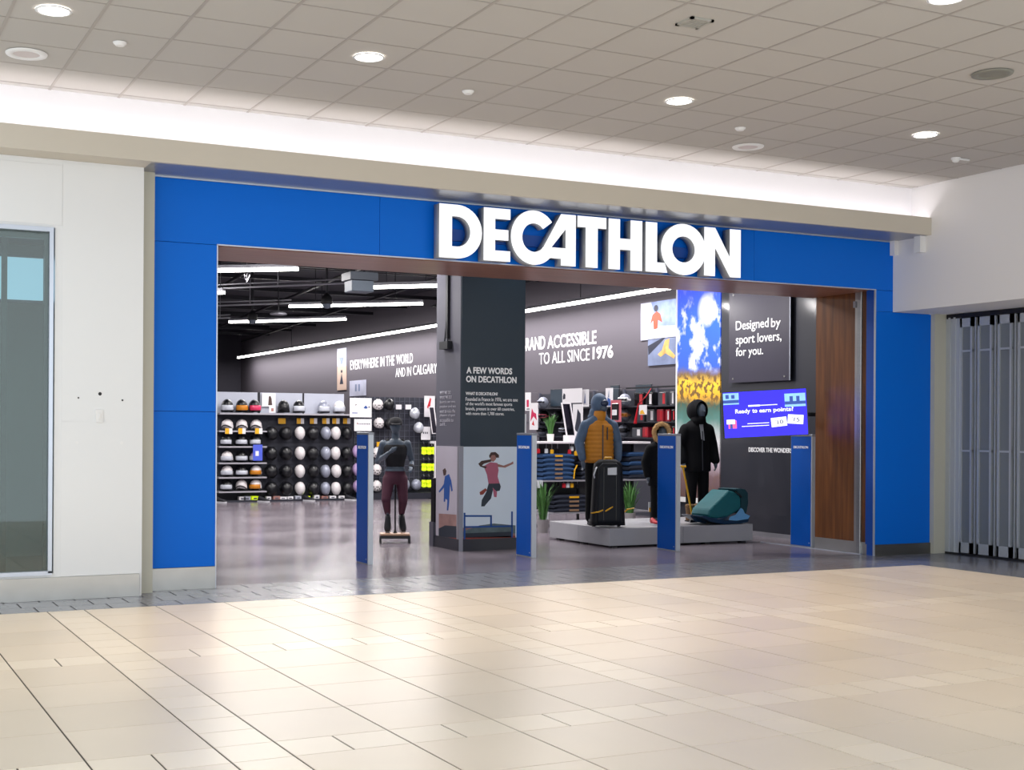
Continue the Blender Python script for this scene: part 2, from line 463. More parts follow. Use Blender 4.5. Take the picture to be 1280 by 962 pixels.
# =================================================================== BLUE PORTAL
ZS, ZT = 3.315, 3.93      # opening height, portal height
XO0, XO1 = 3.472, 11.905
pf = ob('wall_front', MB().box(2.84, XO0, 12.05, 12.15, 0, ZT).box(XO1, 12.845, 12.05, 12.15, 0, ZT).box(XO0, XO1, 12.05, 12.15, ZS+.01, ZT), 'blue_dark', kind='structure')
tag(pf, 'blue panelled portal framing the shop entrance', 'wall')
def panel(x0, x1, z0, z1, name='panel'):
    return ob(name, MB().box(x0+.002, x1-.002, Y_SF, 12.05, z0+.002, z1-.002), 'blue', pf, bevel=.0015)
panel(2.84, XO0, .21, 1.70); panel(2.84, XO0, 1.70, 3.31)
for x0, x1 in ((2.84, 5.18), (5.18, 7.6), (7.6, 10.0), (10.0, 12.2)): panel(x0, x1, 3.31 if x0 > 2.9 else 3.31, ZT-.012)
panel(XO1, 12.845, .135, 3.045)
panel(XO1, 12.2, 3.045, 3.31)
ob('top_trim', MB().box(2.84, 12.19, Y_SF-.004, 12.05, ZT-.012, ZT), 'edge_trim', pf)
ob('edge_trim', MB().box(XO0-.003, XO0+.008, Y_SF-.006, 12.15, .0, ZS), 'edge_trim', pf)
ob('edge_trim', MB().box(XO1-.006, XO1+.004, Y_SF-.006, Y_SF+.02, .0, ZS), 'edge_trim', pf)
ob('edge_trim', MB().box(XO0, XO1, Y_SF-.006, Y_SF+.02, ZS-.008, ZS+.003), 'edge_trim', pf)
ob('edge_trim', MB().box(2.832, 2.84, Y_SF-.006, 12.05, .0, ZT), 'edge_trim', pf)
ob('kick_plate', MB().box(2.84, XO0, Y_SF-.012, 12.05, 0, .21), 'steel', pf, bevel=.001)
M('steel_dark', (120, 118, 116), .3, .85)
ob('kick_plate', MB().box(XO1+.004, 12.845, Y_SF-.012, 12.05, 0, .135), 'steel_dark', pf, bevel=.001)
ob('blue_return', MB().box(XO1-.003, XO1+.03, Y_SF+.021, 12.17, .135, ZS), 'blue_dark', pf)
# timber lining
ws = ob('trim_soffit_timber', MB().box(XO0, XO1+.06, 12.16, 13.20, ZS, ZS+.06), 'wood_soffit', kind='structure')
tag(ws, 'brown timber lining under the head of the entrance', 'trim')
XV = 11.95
wv = ob('trim_reveal_timber', MB().box(XV, XV+.1, 12.17, 13.12, .15, ZS), 'wood_reveal', kind='structure')
tag(wv, 'brown timber lining on the right side of the entrance', 'trim')
ob('kick_plate', MB().box(XV-.004, XV+.1, 12.17, 13.12, 0, .15), 'steel', wv)
ob('track_post', MB().box(XV-.03, XV, 12.28, 12.35, 0, ZS), 'brushed', wv, bevel=.004)
ob('track_post', MB().box(XV-.015, XV, 12.36, 12.40, 0, ZS), 'steel', wv)
ob('latch', MB().box(XV-.04, XV, 12.37, 12.41, 3.12, 3.2), 'rail_grey', wv)
ob('trim_threshold', MB().box(XV-.09, XV-.06, 12.21, 14.10, 0, .008), 'edge_trim', kind='structure')

# raised letters
def lx(zx): return onY(520 + zx/2.909, 300, 11.86).x
LH = .555; LZ = 3.318
def curve_letter(splines, name, y0=11.86, y1=11.985):
    cu = bpy.data.curves.new('l', 'CURVE'); cu.dimensions = '2D'; cu.fill_mode = 'BOTH'; cu.extrude = .5
    for pts in splines:
        sp = cu.splines.new('POLY'); sp.points.add(len(pts)-1); sp.use_cyclic_u = True
        for k, (x, z) in enumerate(pts): sp.points[k].co = (x, z, 0, 1)
    o = bpy.data.objects.new('l', cu); COL.objects.link(o)
    dg = bpy.context.evaluated_depsgraph_get()
    me = bpy.data.meshes.new_from_object(o.evaluated_get(dg))
    bpy.data.objects.remove(o); bpy.data.curves.remove(cu)
    for v in me.vertices:
        x, z, d = v.co; v.co = (x, y0 if d > 0 else y1, z)
    me.name = name
    bm = bmesh.new(); bm.from_mesh(me); bmesh.ops.remove_doubles(bm, verts=bm.verts, dist=1e-5)
    bmesh.ops.recalc_face_normals(bm, faces=bm.faces); bm.to_mesh(me); bm.free()
    me.materials.clear(); me.materials.append(MATS['sign_face']); me.materials.append(MATS['sign_side'])
    for f in me.polygons: f.material_index = 0 if f.normal.y < -.9 else 1
    return me
def P2(*pts): return [(lx(a), LZ + h*LH) for a, h in pts]
def circ(cx, r, a0=0, a1=360, n=40, rz=None): 
    return [(cx + r*cos(RAD(a0 + (a1-a0)*k/n)), LZ + LH/2 + (rz or r)*sin(RAD(a0 + (a1-a0)*k/n))) for k in range(n + (0 if a1-a0 == 360 else 1))]
sg = thing('channel_letter_sign', 'raised white letters spelling DECATHLON across the blue fascia', 'sign', (lx(630), 11.92, LZ))
def letter(spl):
    me = curve_letter(spl, 'letter')
    off = Vector(POS[sg.name])
    for v in me.vertices: v.co -= off
    return ob('letter', me, 'sign_face', sg, local=True)
def dshape(x0, xs_, x1, h0, h1, n=20):
    zc, rz = LZ + LH*(h0+h1)/2, LH*(h1-h0)/2
    return [(x0, zc-rz), (xs_, zc-rz)] + [(xs_ + (x1-xs_)*cos(RAD(a)), zc + rz*sin(RAD(a))) for a in [-90 + 180*k/n for k in range(1, n)]] + [(xs_, zc+rz), (x0, zc+rz)]
letter([dshape(lx(84), lx(150), lx(240), 0, 1), dshape(lx(131), lx(150), lx(197), .22, .78)])
letter([P2((246,0),(343,0),(343,.2),(288,.2),(288,.4),(336,.4),(336,.6),(288,.6),(288,.8),(343,.8),(343,1),(246,1))])
ccx = (lx(345) + lx(512))/2; cr = (lx(512) - lx(345))/2
ci = cr*.51
letter([[(ccx + cr*cos(RAD(a)), LZ + LH/2 + .29*sin(RAD(a))) for a in range(38, 324, 6)] +
        [(ccx + ci*cos(RAD(a)), LZ + LH/2 + .152*sin(RAD(a))) for a in range(322, 36, -6)]])
letter([P2((581,1),(527,1),(444,.13),(497,.13),(527,.13),(527,0),(581,0)), P2((544,.71),(544,.34),(493,.34))])
letter([P2((587,1),(692,1),(692,.78),(661,.78),(661,0),(617,0),(617,.78),(587,.78))])
letter([P2((700,0),(742,0),(742,.40),(780,.40),(780,0),(823,0),(823,1),(780,1),(780,.62),(742,.62),(742,1),(700,1))])
letter([P2((835,0),(915,0),(905,.2),(877,.2),(877,1),(835,1))])
ocx = (lx(891) + lx(1054))/2; orr = (lx(1054) - lx(891))/2
letter([circ(ocx, orr, rz=.29), circ(ocx, orr*.5, rz=.147)[::-1]])
letter([P2((1048,0),(1088,0),(1088,.58),(1142,0),(1181,0),(1181,1),(1141,1),(1141,.42),(1088,1),(1048,1))])
ob('raceway', MB().box(lx(90), lx(1175), 11.985, Y_SF, LZ+.2, LZ+.32), 'blue_dark', sg)

# =================================================================== FOLDING GATE (right)
XG = 13.07
gt = thing('folding_gate', 'folding security gate of narrow framed glass panels closing the unit on the right', 'gate', (XG, 10.5, 0))
edges = [(11.745, 11.56), (11.475, 11.265), (11.175, 10.975), (10.885, 10.69), (10.60, 10.41), (10.32, 10.13), (10.04, 9.85), (9.76, 9.57)]
M('alu', (190, 195, 201), .38, .35)
for k, (ya, yb) in enumerate(edges):
    fr = ob('panel_frame', MB().box(XG-.02, XG+.02, ya-.028, ya, .03, 2.98).box(XG-.02, XG+.02, yb, yb+.028, .03, 2.98)
       .box(XG-.02, XG+.02, yb, ya, .03, .16).box(XG-.02, XG+.02, yb, ya, 2.87, 2.98)
       .box(XG-.015, XG+.015, yb, ya, 1.30, 1.325).box(XG-.015, XG+.015, yb, ya, 2.555, 2.58), 'alu', gt)
    ob('pane', MB().box(XG-.004, XG+.004, yb+.028, ya-.028, .16, 2.87), 'gate_glass', fr)
    yn = edges[k+1][0] if k + 1 < len(edges) else yb - .09
    ym = (yb + yn)/2
    ob('hinge_post', MB().box(XG+.03, XG+.05, yn, yb, .03, 2.98).box(XG-.012, XG+.02, ym-.008, ym+.008, .03, 2.98), 'alu', gt)
ob('jamb', MB().box(XG-.03, XG+.03, 11.745, 11.96, 0, 3.0).box(XG-.045, XG-.03, 11.80, 11.83, .0, 3.0).box(XG-.045, XG-.03, 11.88, 11.91, 0, 3.0), 'alu', gt)
ob('floor_track', MB().box(XG-.05, XG+.06, 9.4, 11.94, 0, .025), 'black', gt)
ob('head_track', MB().box(XG-.04, XG+.05, 9.4, 11.94, 2.985, 3.04), 'dark_metal', gt)
ob('wall_gate_unit', MB().box(15.0, 15.1, 1.8, 12.0, 0, 3.1).box(XG+.1, 15.1, 12.0, 12.1, 0, 3.1), 'room_dark', kind='structure')
ob('floor_gate_unit', MB().box(XG+.31, 15.1, 1.8, 12.0, -.06, 0), 'room_dark', kind='structure')
ob('ceiling_gate_unit', MB().box(13.6, 15.1, 1.8, 12.1, 3.1, 3.2), 'room_dark', kind='structure')
ob('wall_right', MB().box(XG, XG+.08, 1.8, 9.4, 0, 3.045), 'white_paint', kind='structure')

# =================================================================== CEILING FIXTURES
def disc(mb, x, y, z0, z1, r0, r1=None, n=28):
    return mb.lathe([(r0, z0), (r1 or r0, z1)], (x, y, 0), n)
def downlight(x, y, label, watts=150, col=(1, .84, .64)):
    t = thing('downlight', label, 'downlight', (x, y, Z_C), group='recessed concourse downlights')
    n = 28; mb = MB()
    mb.loft([[(x + r_*cos(2*pi*i/n), y + r_*sin(2*pi*i/n), z) for i in range(n)] for r_, z in ((.125, Z_C-.001), (.13, Z_C-.006), (.112, Z_C-.01), (.108, Z_C-.003))], cap=False)
    ob('trim_ring', mb, 'plastic_white', t, smooth=True)
    ob('lens', disc(MB(), x, y, Z_C-.004, Z_C-.002, .11), 'lamp', t)
    l = bpy.data.lights.new('downlight_beam', 'SPOT'); l.energy = watts; l.color = col; l.spot_size = RAD(78); l.spot_blend = .9; l.shadow_soft_size = .1
    lo = bpy.data.objects.new('downlight_beam', l); COL.objects.link(lo); lo.location = (0, 0, -.03); lo.parent = t
    return t
for (x, y, lb_) in ((1.515, 9.47, 'round recessed downlight nearest the upper left corner'), (4.002, 9.53, 'round recessed downlight above the left end of the blue fascia'),
                   (7.073, 9.55, 'round recessed downlight in front of the middle of the sign'), (10.089, 9.53, 'round recessed downlight nearest the white wall on the right'),
                   (7.04, 6.47, 'round recessed downlight cut by the top edge of the photo')):
    downlight(x, y, lb_)
for (x, y, lb_, m_) in ((1.495, 10.66, 'white round ceiling speaker at the far left of the ceiling', 'plastic_white'), (8.85, 10.75, 'white round ceiling speaker close to the glowing cove on the right', 'plastic_white'),
                    (8.862, 7.66, 'grey round ceiling speaker near the right edge of the ceiling', 'speaker_grey')):
    t = thing('ceiling_speaker', lb_, 'speaker', (x, y, Z_C), group='round ceiling speakers')
    R_ = .165
    n = 32
    ob('ring', MB().loft([[(x + r_*cos(2*pi*i/n), y + r_*sin(2*pi*i/n), z) for i in range(n)] for r_, z in ((R_, Z_C-.001), (R_-.005, Z_C-.012), (R_*.66, Z_C-.014), (R_*.62, Z_C-.006))], cap=False), m_, t, smooth=True)
    M('grille_beige', (214, 205, 205), .6)
    ob('grille', disc(MB(), x, y, Z_C-.007, Z_C-.004, R_*.64), 'grille_beige' if m_ == 'plastic_white' else 'speaker_grey', t)
for (x, y, lb_) in ((2.109, 10.03, 'small white smoke detector above the white wall on the left'), (5.197, 10.10, 'small white smoke detector left of the sign on the ceiling'),
                (8.241, 10.13, 'small white smoke detector beside the right ceiling speaker')):
    t = thing('smoke_detector', lb_, 'detector', (x, y, Z_C), group='small ceiling detectors')
    ob('base', disc(MB(), x, y, Z_C-.012, Z_C, .05, .055), 'plastic_white', t)
    ob('cap', disc(MB(), x, y, Z_C-.026, Z_C-.012, .034, .045), 'plastic_white', t)
x, y = 11.23, 10.18
t = thing('ceiling_camera', 'small white camera dome on the ceiling by the right wall', 'camera', (x, y, Z_C))
ob('base', disc(MB(), x, y, Z_C-.02, Z_C, .05), 'plastic_white', t)
ob('dome', MB().ell((x, y, Z_C-.025), (.04, .04, .03)), 'plastic_white', t, smooth=True)
ob('arm', MB().box(x+.02, x+.20, y-.012, y+.012, Z_C-.016, Z_C), 'plastic_white', t)
x, y = 5.807, 7.66
t = thing('ceiling_vent', 'small square grey vent let into a ceiling tile', 'vent', (x, y, Z_C))
ob('frame', MB().box(x-.1, x+.1, y-.1, y-.075, Z_C-.012, Z_C+.004).box(x-.1, x+.1, y+.075, y+.1, Z_C-.012, Z_C+.004).box(x-.1, x-.075, y-.1, y+.1, Z_C-.012, Z_C+.004).box(x+.075, x+.1, y-.1, y+.1, Z_C-.012, Z_C+.004), 'plastic_grey', t)
ob('backing', MB().box(x-.09, x+.09, y-.09, y+.09, Z_C-.002, Z_C+.003), 'plastic_grey', t)
for k in range(6): ob('slat', MB().box(x-.075, x+.075, y-.07+.025*k, y-.058+.025*k, Z_C-.01, Z_C-.002), 'plastic_grey', t)

# =================================================================== SHOP SHELL
XRW = 13.6
ZSC = 4.95
fs = ob('floor_shop', MB().box(2.7, 14.2, 12.21, 44.2, -.06, 0), 'concrete', kind='structure')
tag(fs, 'polished grey concrete floor inside the shop', 'floor')
wt = ob('wall_shop_right', MB().box(XRW, XRW+.15, 13.2, 44.2, 0, ZSC), 'shop_wall', kind='structure')
tag(wt, 'long grey wall with white lettering inside the shop', 'wall')
ob('wall_shop_back', MB().box(2.7, XRW, 44.0, 44.2, 0, ZSC), 'shop_dark', kind='structure')
ob('wall_shop_left', MB().box(2.7, 2.84, 12.16, 44.0, 0, ZSC), 'shop_dark', kind='structure')
ob('wall_shop_header', MB().box(2.84, XRW, 12.16, 13.18, ZS+.07, ZSC), 'shop_dark', kind='structure')
cs_ = ob('ceiling_shop', MB().box(2.7, XRW+.15, 12.16, 44.2, ZSC, ZSC+.1), 'shop_ceiling', kind='structure')
tag(cs_, 'dark open ceiling inside the shop', 'ceiling')
for k in range(12):
    y = 16.5 + 2.2*k
    ob('joist', MB().box(2.9, XRW-.05, y-.04, y+.04, 4.62, 4.70).box(2.9, XRW-.05, y-.03, y+.03, 4.88, ZSC), 'dark_metal', cs_)
for k in range(5):
    x = 4.6 + 1.9*k
    ob('pipe', MB().tube([(x, 15.0, 4.55), (x+3.0, 43, 4.55)], .035, 8), 'dark_metal', cs_)
# wall lettering (on the long right wall: runs towards the viewer)
DY, DZ = Vector((0, -1, 0)), Vector((0, 0, 1))
def wtext(s, p0, p1, hpx, mat='letter_white', parent=wt, X=XRW, bold=0, under=True):
    """p0, p1: baseline end points measured in the photo; hpx: cap height in pixels at p1"""
    a, b = onX(*p0, X), onX(*p1, X); z = (a.z + b.z)/2
    top = onX(p1[0], p1[1] - hpx, X); h = top.z - b.z
    return lettering(s, a.y - b.y, h, ((X-.0005, a.y, z), DY, DZ), mat, parent, bold)
wtext('BRAND', (652.5, 438.8), (681.5, 436), 16.5, bold=.012)
wtext('ACCESSIBLE', (684.5, 436), (745.5, 429.5), 17, bold=.012)
wtext('TO ALL SINCE', (674, 456), (737, 450), 15.5)
wtext('1976', (741, 449.5), (766.5, 447), 16.5, bold=.03)
wtext('EVERYWHERE', (438, 462.5), (473, 458.5), 12.5, bold=.004)
wtext('IN THE', (475.5, 458.5), (493, 456), 12.5)
wtext('WORLD', (495.5, 456), (516, 453), 12.5, bold=.004)
wtext('AND IN', (494.5, 471.5), (514, 469.5), 11.5)
wtext('CALGARY', (516.5, 469), (546.5, 466), 12.5, bold=.004)
# photographs fixed high on that wall
def wall_photo(name, label, c0, c1, base, shapes, X=XRW, dx=.02, cat='photograph', emis=0):
    a, b = onX(*c0, X-dx), onX(*c1, X-dx)
    y0, y1, z1, z0 = a.y, b.y, a.z, b.z          # y0 > y1
    t = thing(name, label, cat, (X, (y0+y1)/2, z0))
    ob('board', MB().box(X-dx, X-.001, y1, y0, z0, z1), base, t)
    lay = 0
    for poly, m_ in shapes:
        lay += 1; d = dx + .0012*lay
        ob('print', MB().prism(poly, lambda p: (X-d, y0+(y1-y0)*p[0], z0+(z1-z0)*p[1]), lambda p: (X-dx+.0002, y0+(y1-y0)*p[0], z0+(z1-z0)*p[1])), m_, t)
    return t
M('snow', (176, 178, 198), .6, var=.14, vscale=3); M('snow_sky', (120, 138, 190), .6, var=.25, vscale=6); M('rust', (150, 66, 40), .6); M('navy', (24, 30, 52), .6)
M('gold', (206, 160, 90), .6, var=.3, vscale=8); M('slate_print', (112, 124, 156), .6, var=.2, vscale=4); M('sand_print', (190, 166, 152), .6); M('skin_print', (176, 122, 100), .6)
def blob(cx, cy, rx, ry, n=12, j=.0): return [(cx + rx*cos(2*pi*k/n)*(1+j*random.uniform(-1, 1)), cy + ry*sin(2*pi*k/n)*(1+j*random.uniform(-1, 1))) for k in range(n)]
wall_photo('photograph', 'snowy forest photo of a snowboarder in a rust suit high on the wall', (801, 379.5), (845.5, 421), 'snow',
  [([(.45, .35), (1, .3), (1, 1), (.3, 1)], 'snow_sky'), ([(.28,.42),(.34,.66),(.46,.74),(.56,.66),(.62,.42),(.5,.5),(.48,.28),(.38,.26),(.36,.5)], 'rust'), (blob(.44, .82, .06, .09), 'navy')])
wall_photo('photograph', 'photo of a golden figure on a slope overlapping below the snowboarder photo', (810, 424), (846, 454.5), 'slate_print',
  [([(0,.75),(.5,1),(.62,1),(.02,.4)], 'navy'), ([(.35,.4),(.5,.55),(.6,.9),(.75,.95),(.72,.6),(.95,.3),(.9,.2),(.62,.42),(.45,.3)], 'gold')])
wall_photo('photograph', 'narrow upper photo strip beside the EVERYWHERE lettering', (421.5, 436), (432.5, 457), 'snow', [([(.2,.5),(.8,.5),(.5,.05)], 'slate_print')])
wall_photo('photograph', 'narrow beige photo strip below the upper strip beside the lettering', (421.5, 458), (432.5, 487), 'sand_print', [([(.3,.25),(.5,.7),(.7,.25)], 'navy'), (blob(.5,.78,.1,.06), 'navy')])
wall_photo('photograph', 'pale photo card below the EVERYWHERE lettering', (437, 476), (457, 494), 'snow', [([(.35,.3),(.35,.75),(.45,.75),(.45,.3)], 'slate_print'), ([(.55,.3),(.55,.75),(.65,.75),(.65,.3)], 'slate_print')])
# hanging light strips -------------------------------------------------
def strip(label, a, b, watts, grp, rod=True, w=.05):
    a, b = Vector(a), Vector(b); d = (b-a).normalized(); s_ = Vector((-d.y, d.x, 0))
    L = (b-a).length
    t = thing('light_strip', label, 'light', tuple((a+b)/2), group=grp)
    def bar(z0, z1, ww): 
        return MB().hexa([a-s_*ww+DZ*z0, b-s_*ww+DZ*z0, b+s_*ww+DZ*z0, a+s_*ww+DZ*z0], [a-s_*ww+DZ*z1, b-s_*ww+DZ*z1, b+s_*ww+DZ*z1, a+s_*ww+DZ*z1])
    ob('housing', bar(.02, .07, w), 'rail_grey', t)
    ob('diffuser', bar(-.03, .02, w*.8), 'tube', t)
    if rod:
        for k in (.2, .8):
            p = a + (b-a)*k
            ob('hanger', MB().tube([p + DZ*.07, (p.x, p.y, ZSC)], .008, 6), 'dark_metal', t)
    l = bpy.data.lights.new('strip_beam', 'AREA'); l.shape = 'RECTANGLE'; l.size = L; l.size_y = .08; l.energy = watts; l.color = (1, .96, .95)
    lo = bpy.data.objects.new('strip_beam', l); COL.objects.link(lo)
    lo.location = (0, 0, -.05); lo.rotation_euler = (0, 0, math.atan2(d.y, d.x)); lo.parent = t
    return t
G = 'hanging light strips in the shop'
strip('long light strip running along the lettered right wall', (13.05, 42.5, 3.97), (13.05, 15.2, 3.97), 420, G)
def sl(label, p0, p1, watts=70): 
    a, b = onZ(*p0, 4.0), onZ(*p1, 4.0)
    return strip(label, a, b, watts, G)
sl('light strip at the upper left corner of the entrance opening', (240, 338), (372, 335.5), 90)
sl('light strip to the right of the grey hanging box', (467, 358.5), (549, 356.5))
sl('light strip in the middle of the shop crossed by a black dome camera', (362, 382.5), (528, 379), 110)
sl('lower light strip over the helmet display crossed by a dome camera', (287, 402), (432, 398.5), 110)
sl('short end of a light strip at the left edge of the opening', (258, 366), (280, 365), 20)
# unseen extra strips, added only to light the shop interior
for k, (x, y, lb_) in enumerate(((3.2, 17.5, 'added unseen light strip in the left part of the shop near the entrance'), (3.2, 24, 'added unseen light strip in the left part of the shop halfway back'), (3.2, 31, 'added unseen light strip in the left part of the shop far back'), (6.3, 16.0, 'added unseen light strip right behind the entrance head left of the column'), (9.6, 16.6, 'added unseen light strip right behind the entrance head above the platform'))):
    strip(lb_, (x, y, 4.5), (x+2, y-1.8, 4.5), 120, 'unseen light strips added to brighten the shop')
# suspended rails
for p0, p1, lb_ in (((262, 361), (437, 353.5), 'upper thin grey ceiling rail inside the shop'), ((262, 382), (364, 379), 'middle thin grey ceiling rail ending at a light strip'), ((262, 398), (288, 397), 'lowest thin grey ceiling rail at the left of the opening')):
    a, b = onZ(*p0, 4.1), onZ(*p1, 4.1)
    ob('ceiling_rail', MB().tube([a, b], .018, 6).tube([a + DZ*.07, b + DZ*.07], .012, 6).tube([(a+b)/2, ((a+b)/2).xy.to_3d() + DZ*ZSC], .008, 6), 'rail_grey', label=lb_, cat='rail', group='suspended ceiling rails')
# grey box, dome cameras, disc lamp
p = onY(455, 352, 17.5)
t = thing('ceiling_unit_heater', 'grey metal box hanging from the ceiling just inside the entrance', 'heater', (p.x, 17.5, p.z))
M('heater_grey', (92, 102, 114), .5); M('heater_top', (70, 76, 86), .5)
a, b = onY(440, 349, 17.5), onY(467.5, 365, 17.5)
ob('body', MB().box(a.x, b.x, 17.5, 17.8, b.z, a.z), 'heater_grey', t, bevel=.01)
ob('top_cap', MB().box(a.x-.03, b.x+.06, 17.48, 17.85, a.z, a.z+.12), 'heater_top', t, bevel=.005)
ob('hanger', MB().tube([(a.x+.1, 17.65, a.z+.1), (a.x+.1, 17.65, ZSC)], .015, 6).tube([(b.x-.1, 17.65, a.z+.1), (b.x-.1, 17.65, ZSC)], .015, 6), 'dark_metal', t)
for (px, py, Y, lb_) in ((408.5, 380, 22.0, 'black dome camera hanging at the middle light strip'), (315.5, 400, 26.0, 'black dome camera hanging at the lower light strip')):
    p = onY(px, py, Y)
    t = thing('dome_camera', lb_, 'camera', tuple(p), group='hanging dome cameras')
    ob('housing', MB().lathe([(.03, .2), (.1, .12), (.11, .03), (.11, 0)], tuple(p), 16), 'black', t, smooth=True)
    ob('dome', MB().ell((p.x, p.y, p.z), (.085, .085, .085)), 'heater_grey', t, smooth=True)
    ob('drop_pipe', MB().tube([(p.x, p.y, p.z+.18), (p.x, p.y, ZSC)], .025, 8), 'dark_metal', t)
p = onY(348, 392, 25)
t = thing('disc_lamp', 'flat round grey sensor disc hanging left of the middle light strip', 'sensor', tuple(p))
ob('disc', MB().lathe([(.17, -.02), (.18, 0), (.14, .03)], tuple(p), 20), 'rail_grey', t, smooth=True)
ob('stem', MB().tube([(p.x, p.y, p.z+.02), (p.x, p.y, ZSC)], .012, 6), 'dark_metal', t)
p = onY(308.5, 348, 19)
ob('cable_clip', MB().tube([(p.x-.05, 19, p.z+.06), (p.x, 19, p.z-.06), (p.x+.05, 19, p.z+.06)], .01, 6).tube([(p.x, 19, p.z-.05), (p.x, 19, ZSC)], .004, 5), 'rail_grey', label='small v shaped wire clip hanging below the upper left light strip', cat='clip')

# =================================================================== COLUMN WITH PRINTS
CXA, CXB, CYA, CYB = 7.375, 8.305, 14.5, 15.2
pc = ob('wall_column', MB().box(CXA, CXB, CYA, CYB, 0, ZSC), 'column_side', kind='structure')
tag(pc, 'square shop column with dark lettered front and pictures below', 'column')
ob('front_panel', MB().box(CXA+.005, CXB, CYA-.02, CYA, 1.325, ZSC), 'column_front', pc)
ob('plinth', MB().box(CXA-.03, CXB+.01, CYA-.035, CYB, 0, .15), 'shop_black', pc)
M('print_sky', (196, 208, 220), .5, var=.04, vscale=1.5, emis=.08); M('print_side', (178, 172, 184), .5, var=.05, vscale=2)
ob('picture_front', MB().box(CXA+.03, CXB, CYA-.03, CYA, .15, 1.325), 'print_sky', pc)
ob('picture_side', MB().box(CXA-.02, CXA, CYA+.02, CYB-.05, .15, 1.325), 'print_side', pc)
ob('corner_guard', MB().box(CXA-.028, CXA+.03, CYA-.038, CYA+.02, 0, 1.33), 'rail_grey', pc)
ob('side_base', MB().box(CXA-.045, CXA, CYB-.02, CYB+.10, 0, .32), 'column_side', pc)
ob('side_channel', MB().box(CXA-.03, CXA, CYB-.02, CYB+.08, .32, .9), 'dark_metal', pc)
ob('conduit', MB().box(CXA-.03, CXA, CYA+.32, CYA+.38, 2.72, ZSC), 'conduit', pc)
ob('conduit_box', MB().box(CXA-.07, CXA, CYA+.24, CYA+.48, 2.58, 2.68).tube([(CXA-.03, CYA+.31, 2.68), (CXA-.02, CYA+.35, 2.95)], .01, 6).tube([(CXA-.03, CYA+.40, 2.68), (CXA-.02, CYA+.36, 2.95)], .01, 6), 'conduit', pc)
ob('edge_strip', MB().box(CXB, CXB+.015, CYA-.035, CYA, 1.05, 1.75), 'letter_white', pc)
DX = Vector((1, 0, 0))
def ftext(s, x0, yb, x1, hpx, Y, mat, parent, bold=0):
    a, b = onY(x0, yb, Y), onY(x1, yb, Y); tp = onY(x0, yb-hpx, Y)
    return lettering(s, b.x-a.x, tp.z-a.z, ((a.x, Y-.0005, a.z), DX, DZ), mat, parent, bold)
YF = CYA - .021
ftext('A FEW WORDS', 583, 466.5, 640, 8.2, YF, 'letter_white', pc, .03)
ftext('ON DECATHLON', 582.5, 477.5, 645.5, 8.2, YF, 'letter_white', pc, .03)
ftext('WHAT IS DECATHLON?', 582, 493.5, 622, 4, YF, 'letter_white', pc, .02)
ftext('Founded in France in 1976, we are one', 582, 501.5, 647, 5.4, YF, 'letter_white', pc)
ftext("of the world's most famous sports", 582, 507.5, 640, 5.4, YF, 'letter_white', pc)
ftext('brands, present in over 60 countries,', 582, 513.7, 643, 5.4, YF, 'letter_white', pc)
ftext('with more than 1,700 stores.', 582, 519, 630, 4.6, YF, 'letter_white', pc)
M('letter_grey', (168, 166, 176), .6)
def stext(s, x0, yb, x1, hpx, bold=0):
    X = CXA; a, b = onX(x0, yb, X), onX(x1, yb, X); tp = onX(x0, yb-hpx, X)
    return lettering(s, a.y-b.y, tp.z-a.z, ((X-.0005, a.y, a.z), DY, DZ), 'letter_grey', pc, bold)
for s, yb, x1 in (('WHY WE DO', 493, 563.5), ('WHAT WE DO?', 499, 565), ('Sport is our core', 505, 569), ('passion and we', 510.5, 570), ('want to make the', 516, 569), ('pleasure of sport', 521.5, 569.5), ('accessible to', 527, 567), ('all.', 532, 558)):
    stext(s, 550, yb, x1, 4.2)
# jumping woman picture, drawn as flat prints on the column
def fprint(poly, m_, lay):   # poly in photo pixels on the front picture plane
    Y = CYA - .03
    pts = [onY(px, py, Y) for px, py in poly]
    ob('print', MB().prism([(p.x, p.z) for p in pts], lambda p: (p[0], Y-.0008*lay, p[1]), lambda p: (p[0], Y+.0004, p[1])), m_, pc)
M('p_pink', (176, 96, 120), .6); M('p_skin', (158, 112, 104), .6); M('p_hair', (70, 48, 44), .6); M('p_legging', (44, 54, 66), .6); M('p_frame', (26, 76, 150), .6); M('p_mat', (36, 44, 58), .6); M('p_field', (150, 116, 112), .6, var=.2, vscale=6); M('p_trees', (90, 106, 110), .7, var=.3, vscale=9); M('p_red', (140, 60, 50), .6)
def z5(*pts): return [(430 + x/5.064, 530 + y/5.064) for x, y in pts]
fprint(z5((748,655),(1085,655),(1085,722),(748,722)), 'p_field', 1)
fprint(z5((748,678),(860,640),(950,628),(1085,640),(1085,690),(748,715)), 'p_trees', 2)
fprint(z5((748,718),(1085,705),(1085,730),(748,745)), 'p_red', 3)
for q in (((757,560),(768,560),(768,735),(757,735)), ((1058,552),(1068,552),(1068,720),(1058,720)), ((765,575),(930,575),(930,586),(765,586)), ((925,575),(936,575),(936,645),(925,645)), ((757,645),(1066,640),(1066,650),(757,656))):
    fprint(z5(*q), 'p_frame', 4)
fprint(z5((765,690),(1060,680),(1060,715),(765,718)), 'p_mat', 3)
fprint(z5((885,265),(925,240),(970,245),(978,290),(972,330),(985,375),(915,378),(905,320),(893,290)), 'p_pink', 3)
fprint(z5((850,250),(870,232),(930,222),(932,236),(885,250),(872,262),(905,268),(895,280),(862,268)), 'p_hair', 4)
fprint(z5((968,250),(1010,262),(1055,245),(1070,235),(1072,250),(1020,275),(975,270)), 'p_skin', 4)
fprint(z5((925,190),(945,182),(962,195),(962,220),(945,238),(928,232)), 'p_skin', 4)
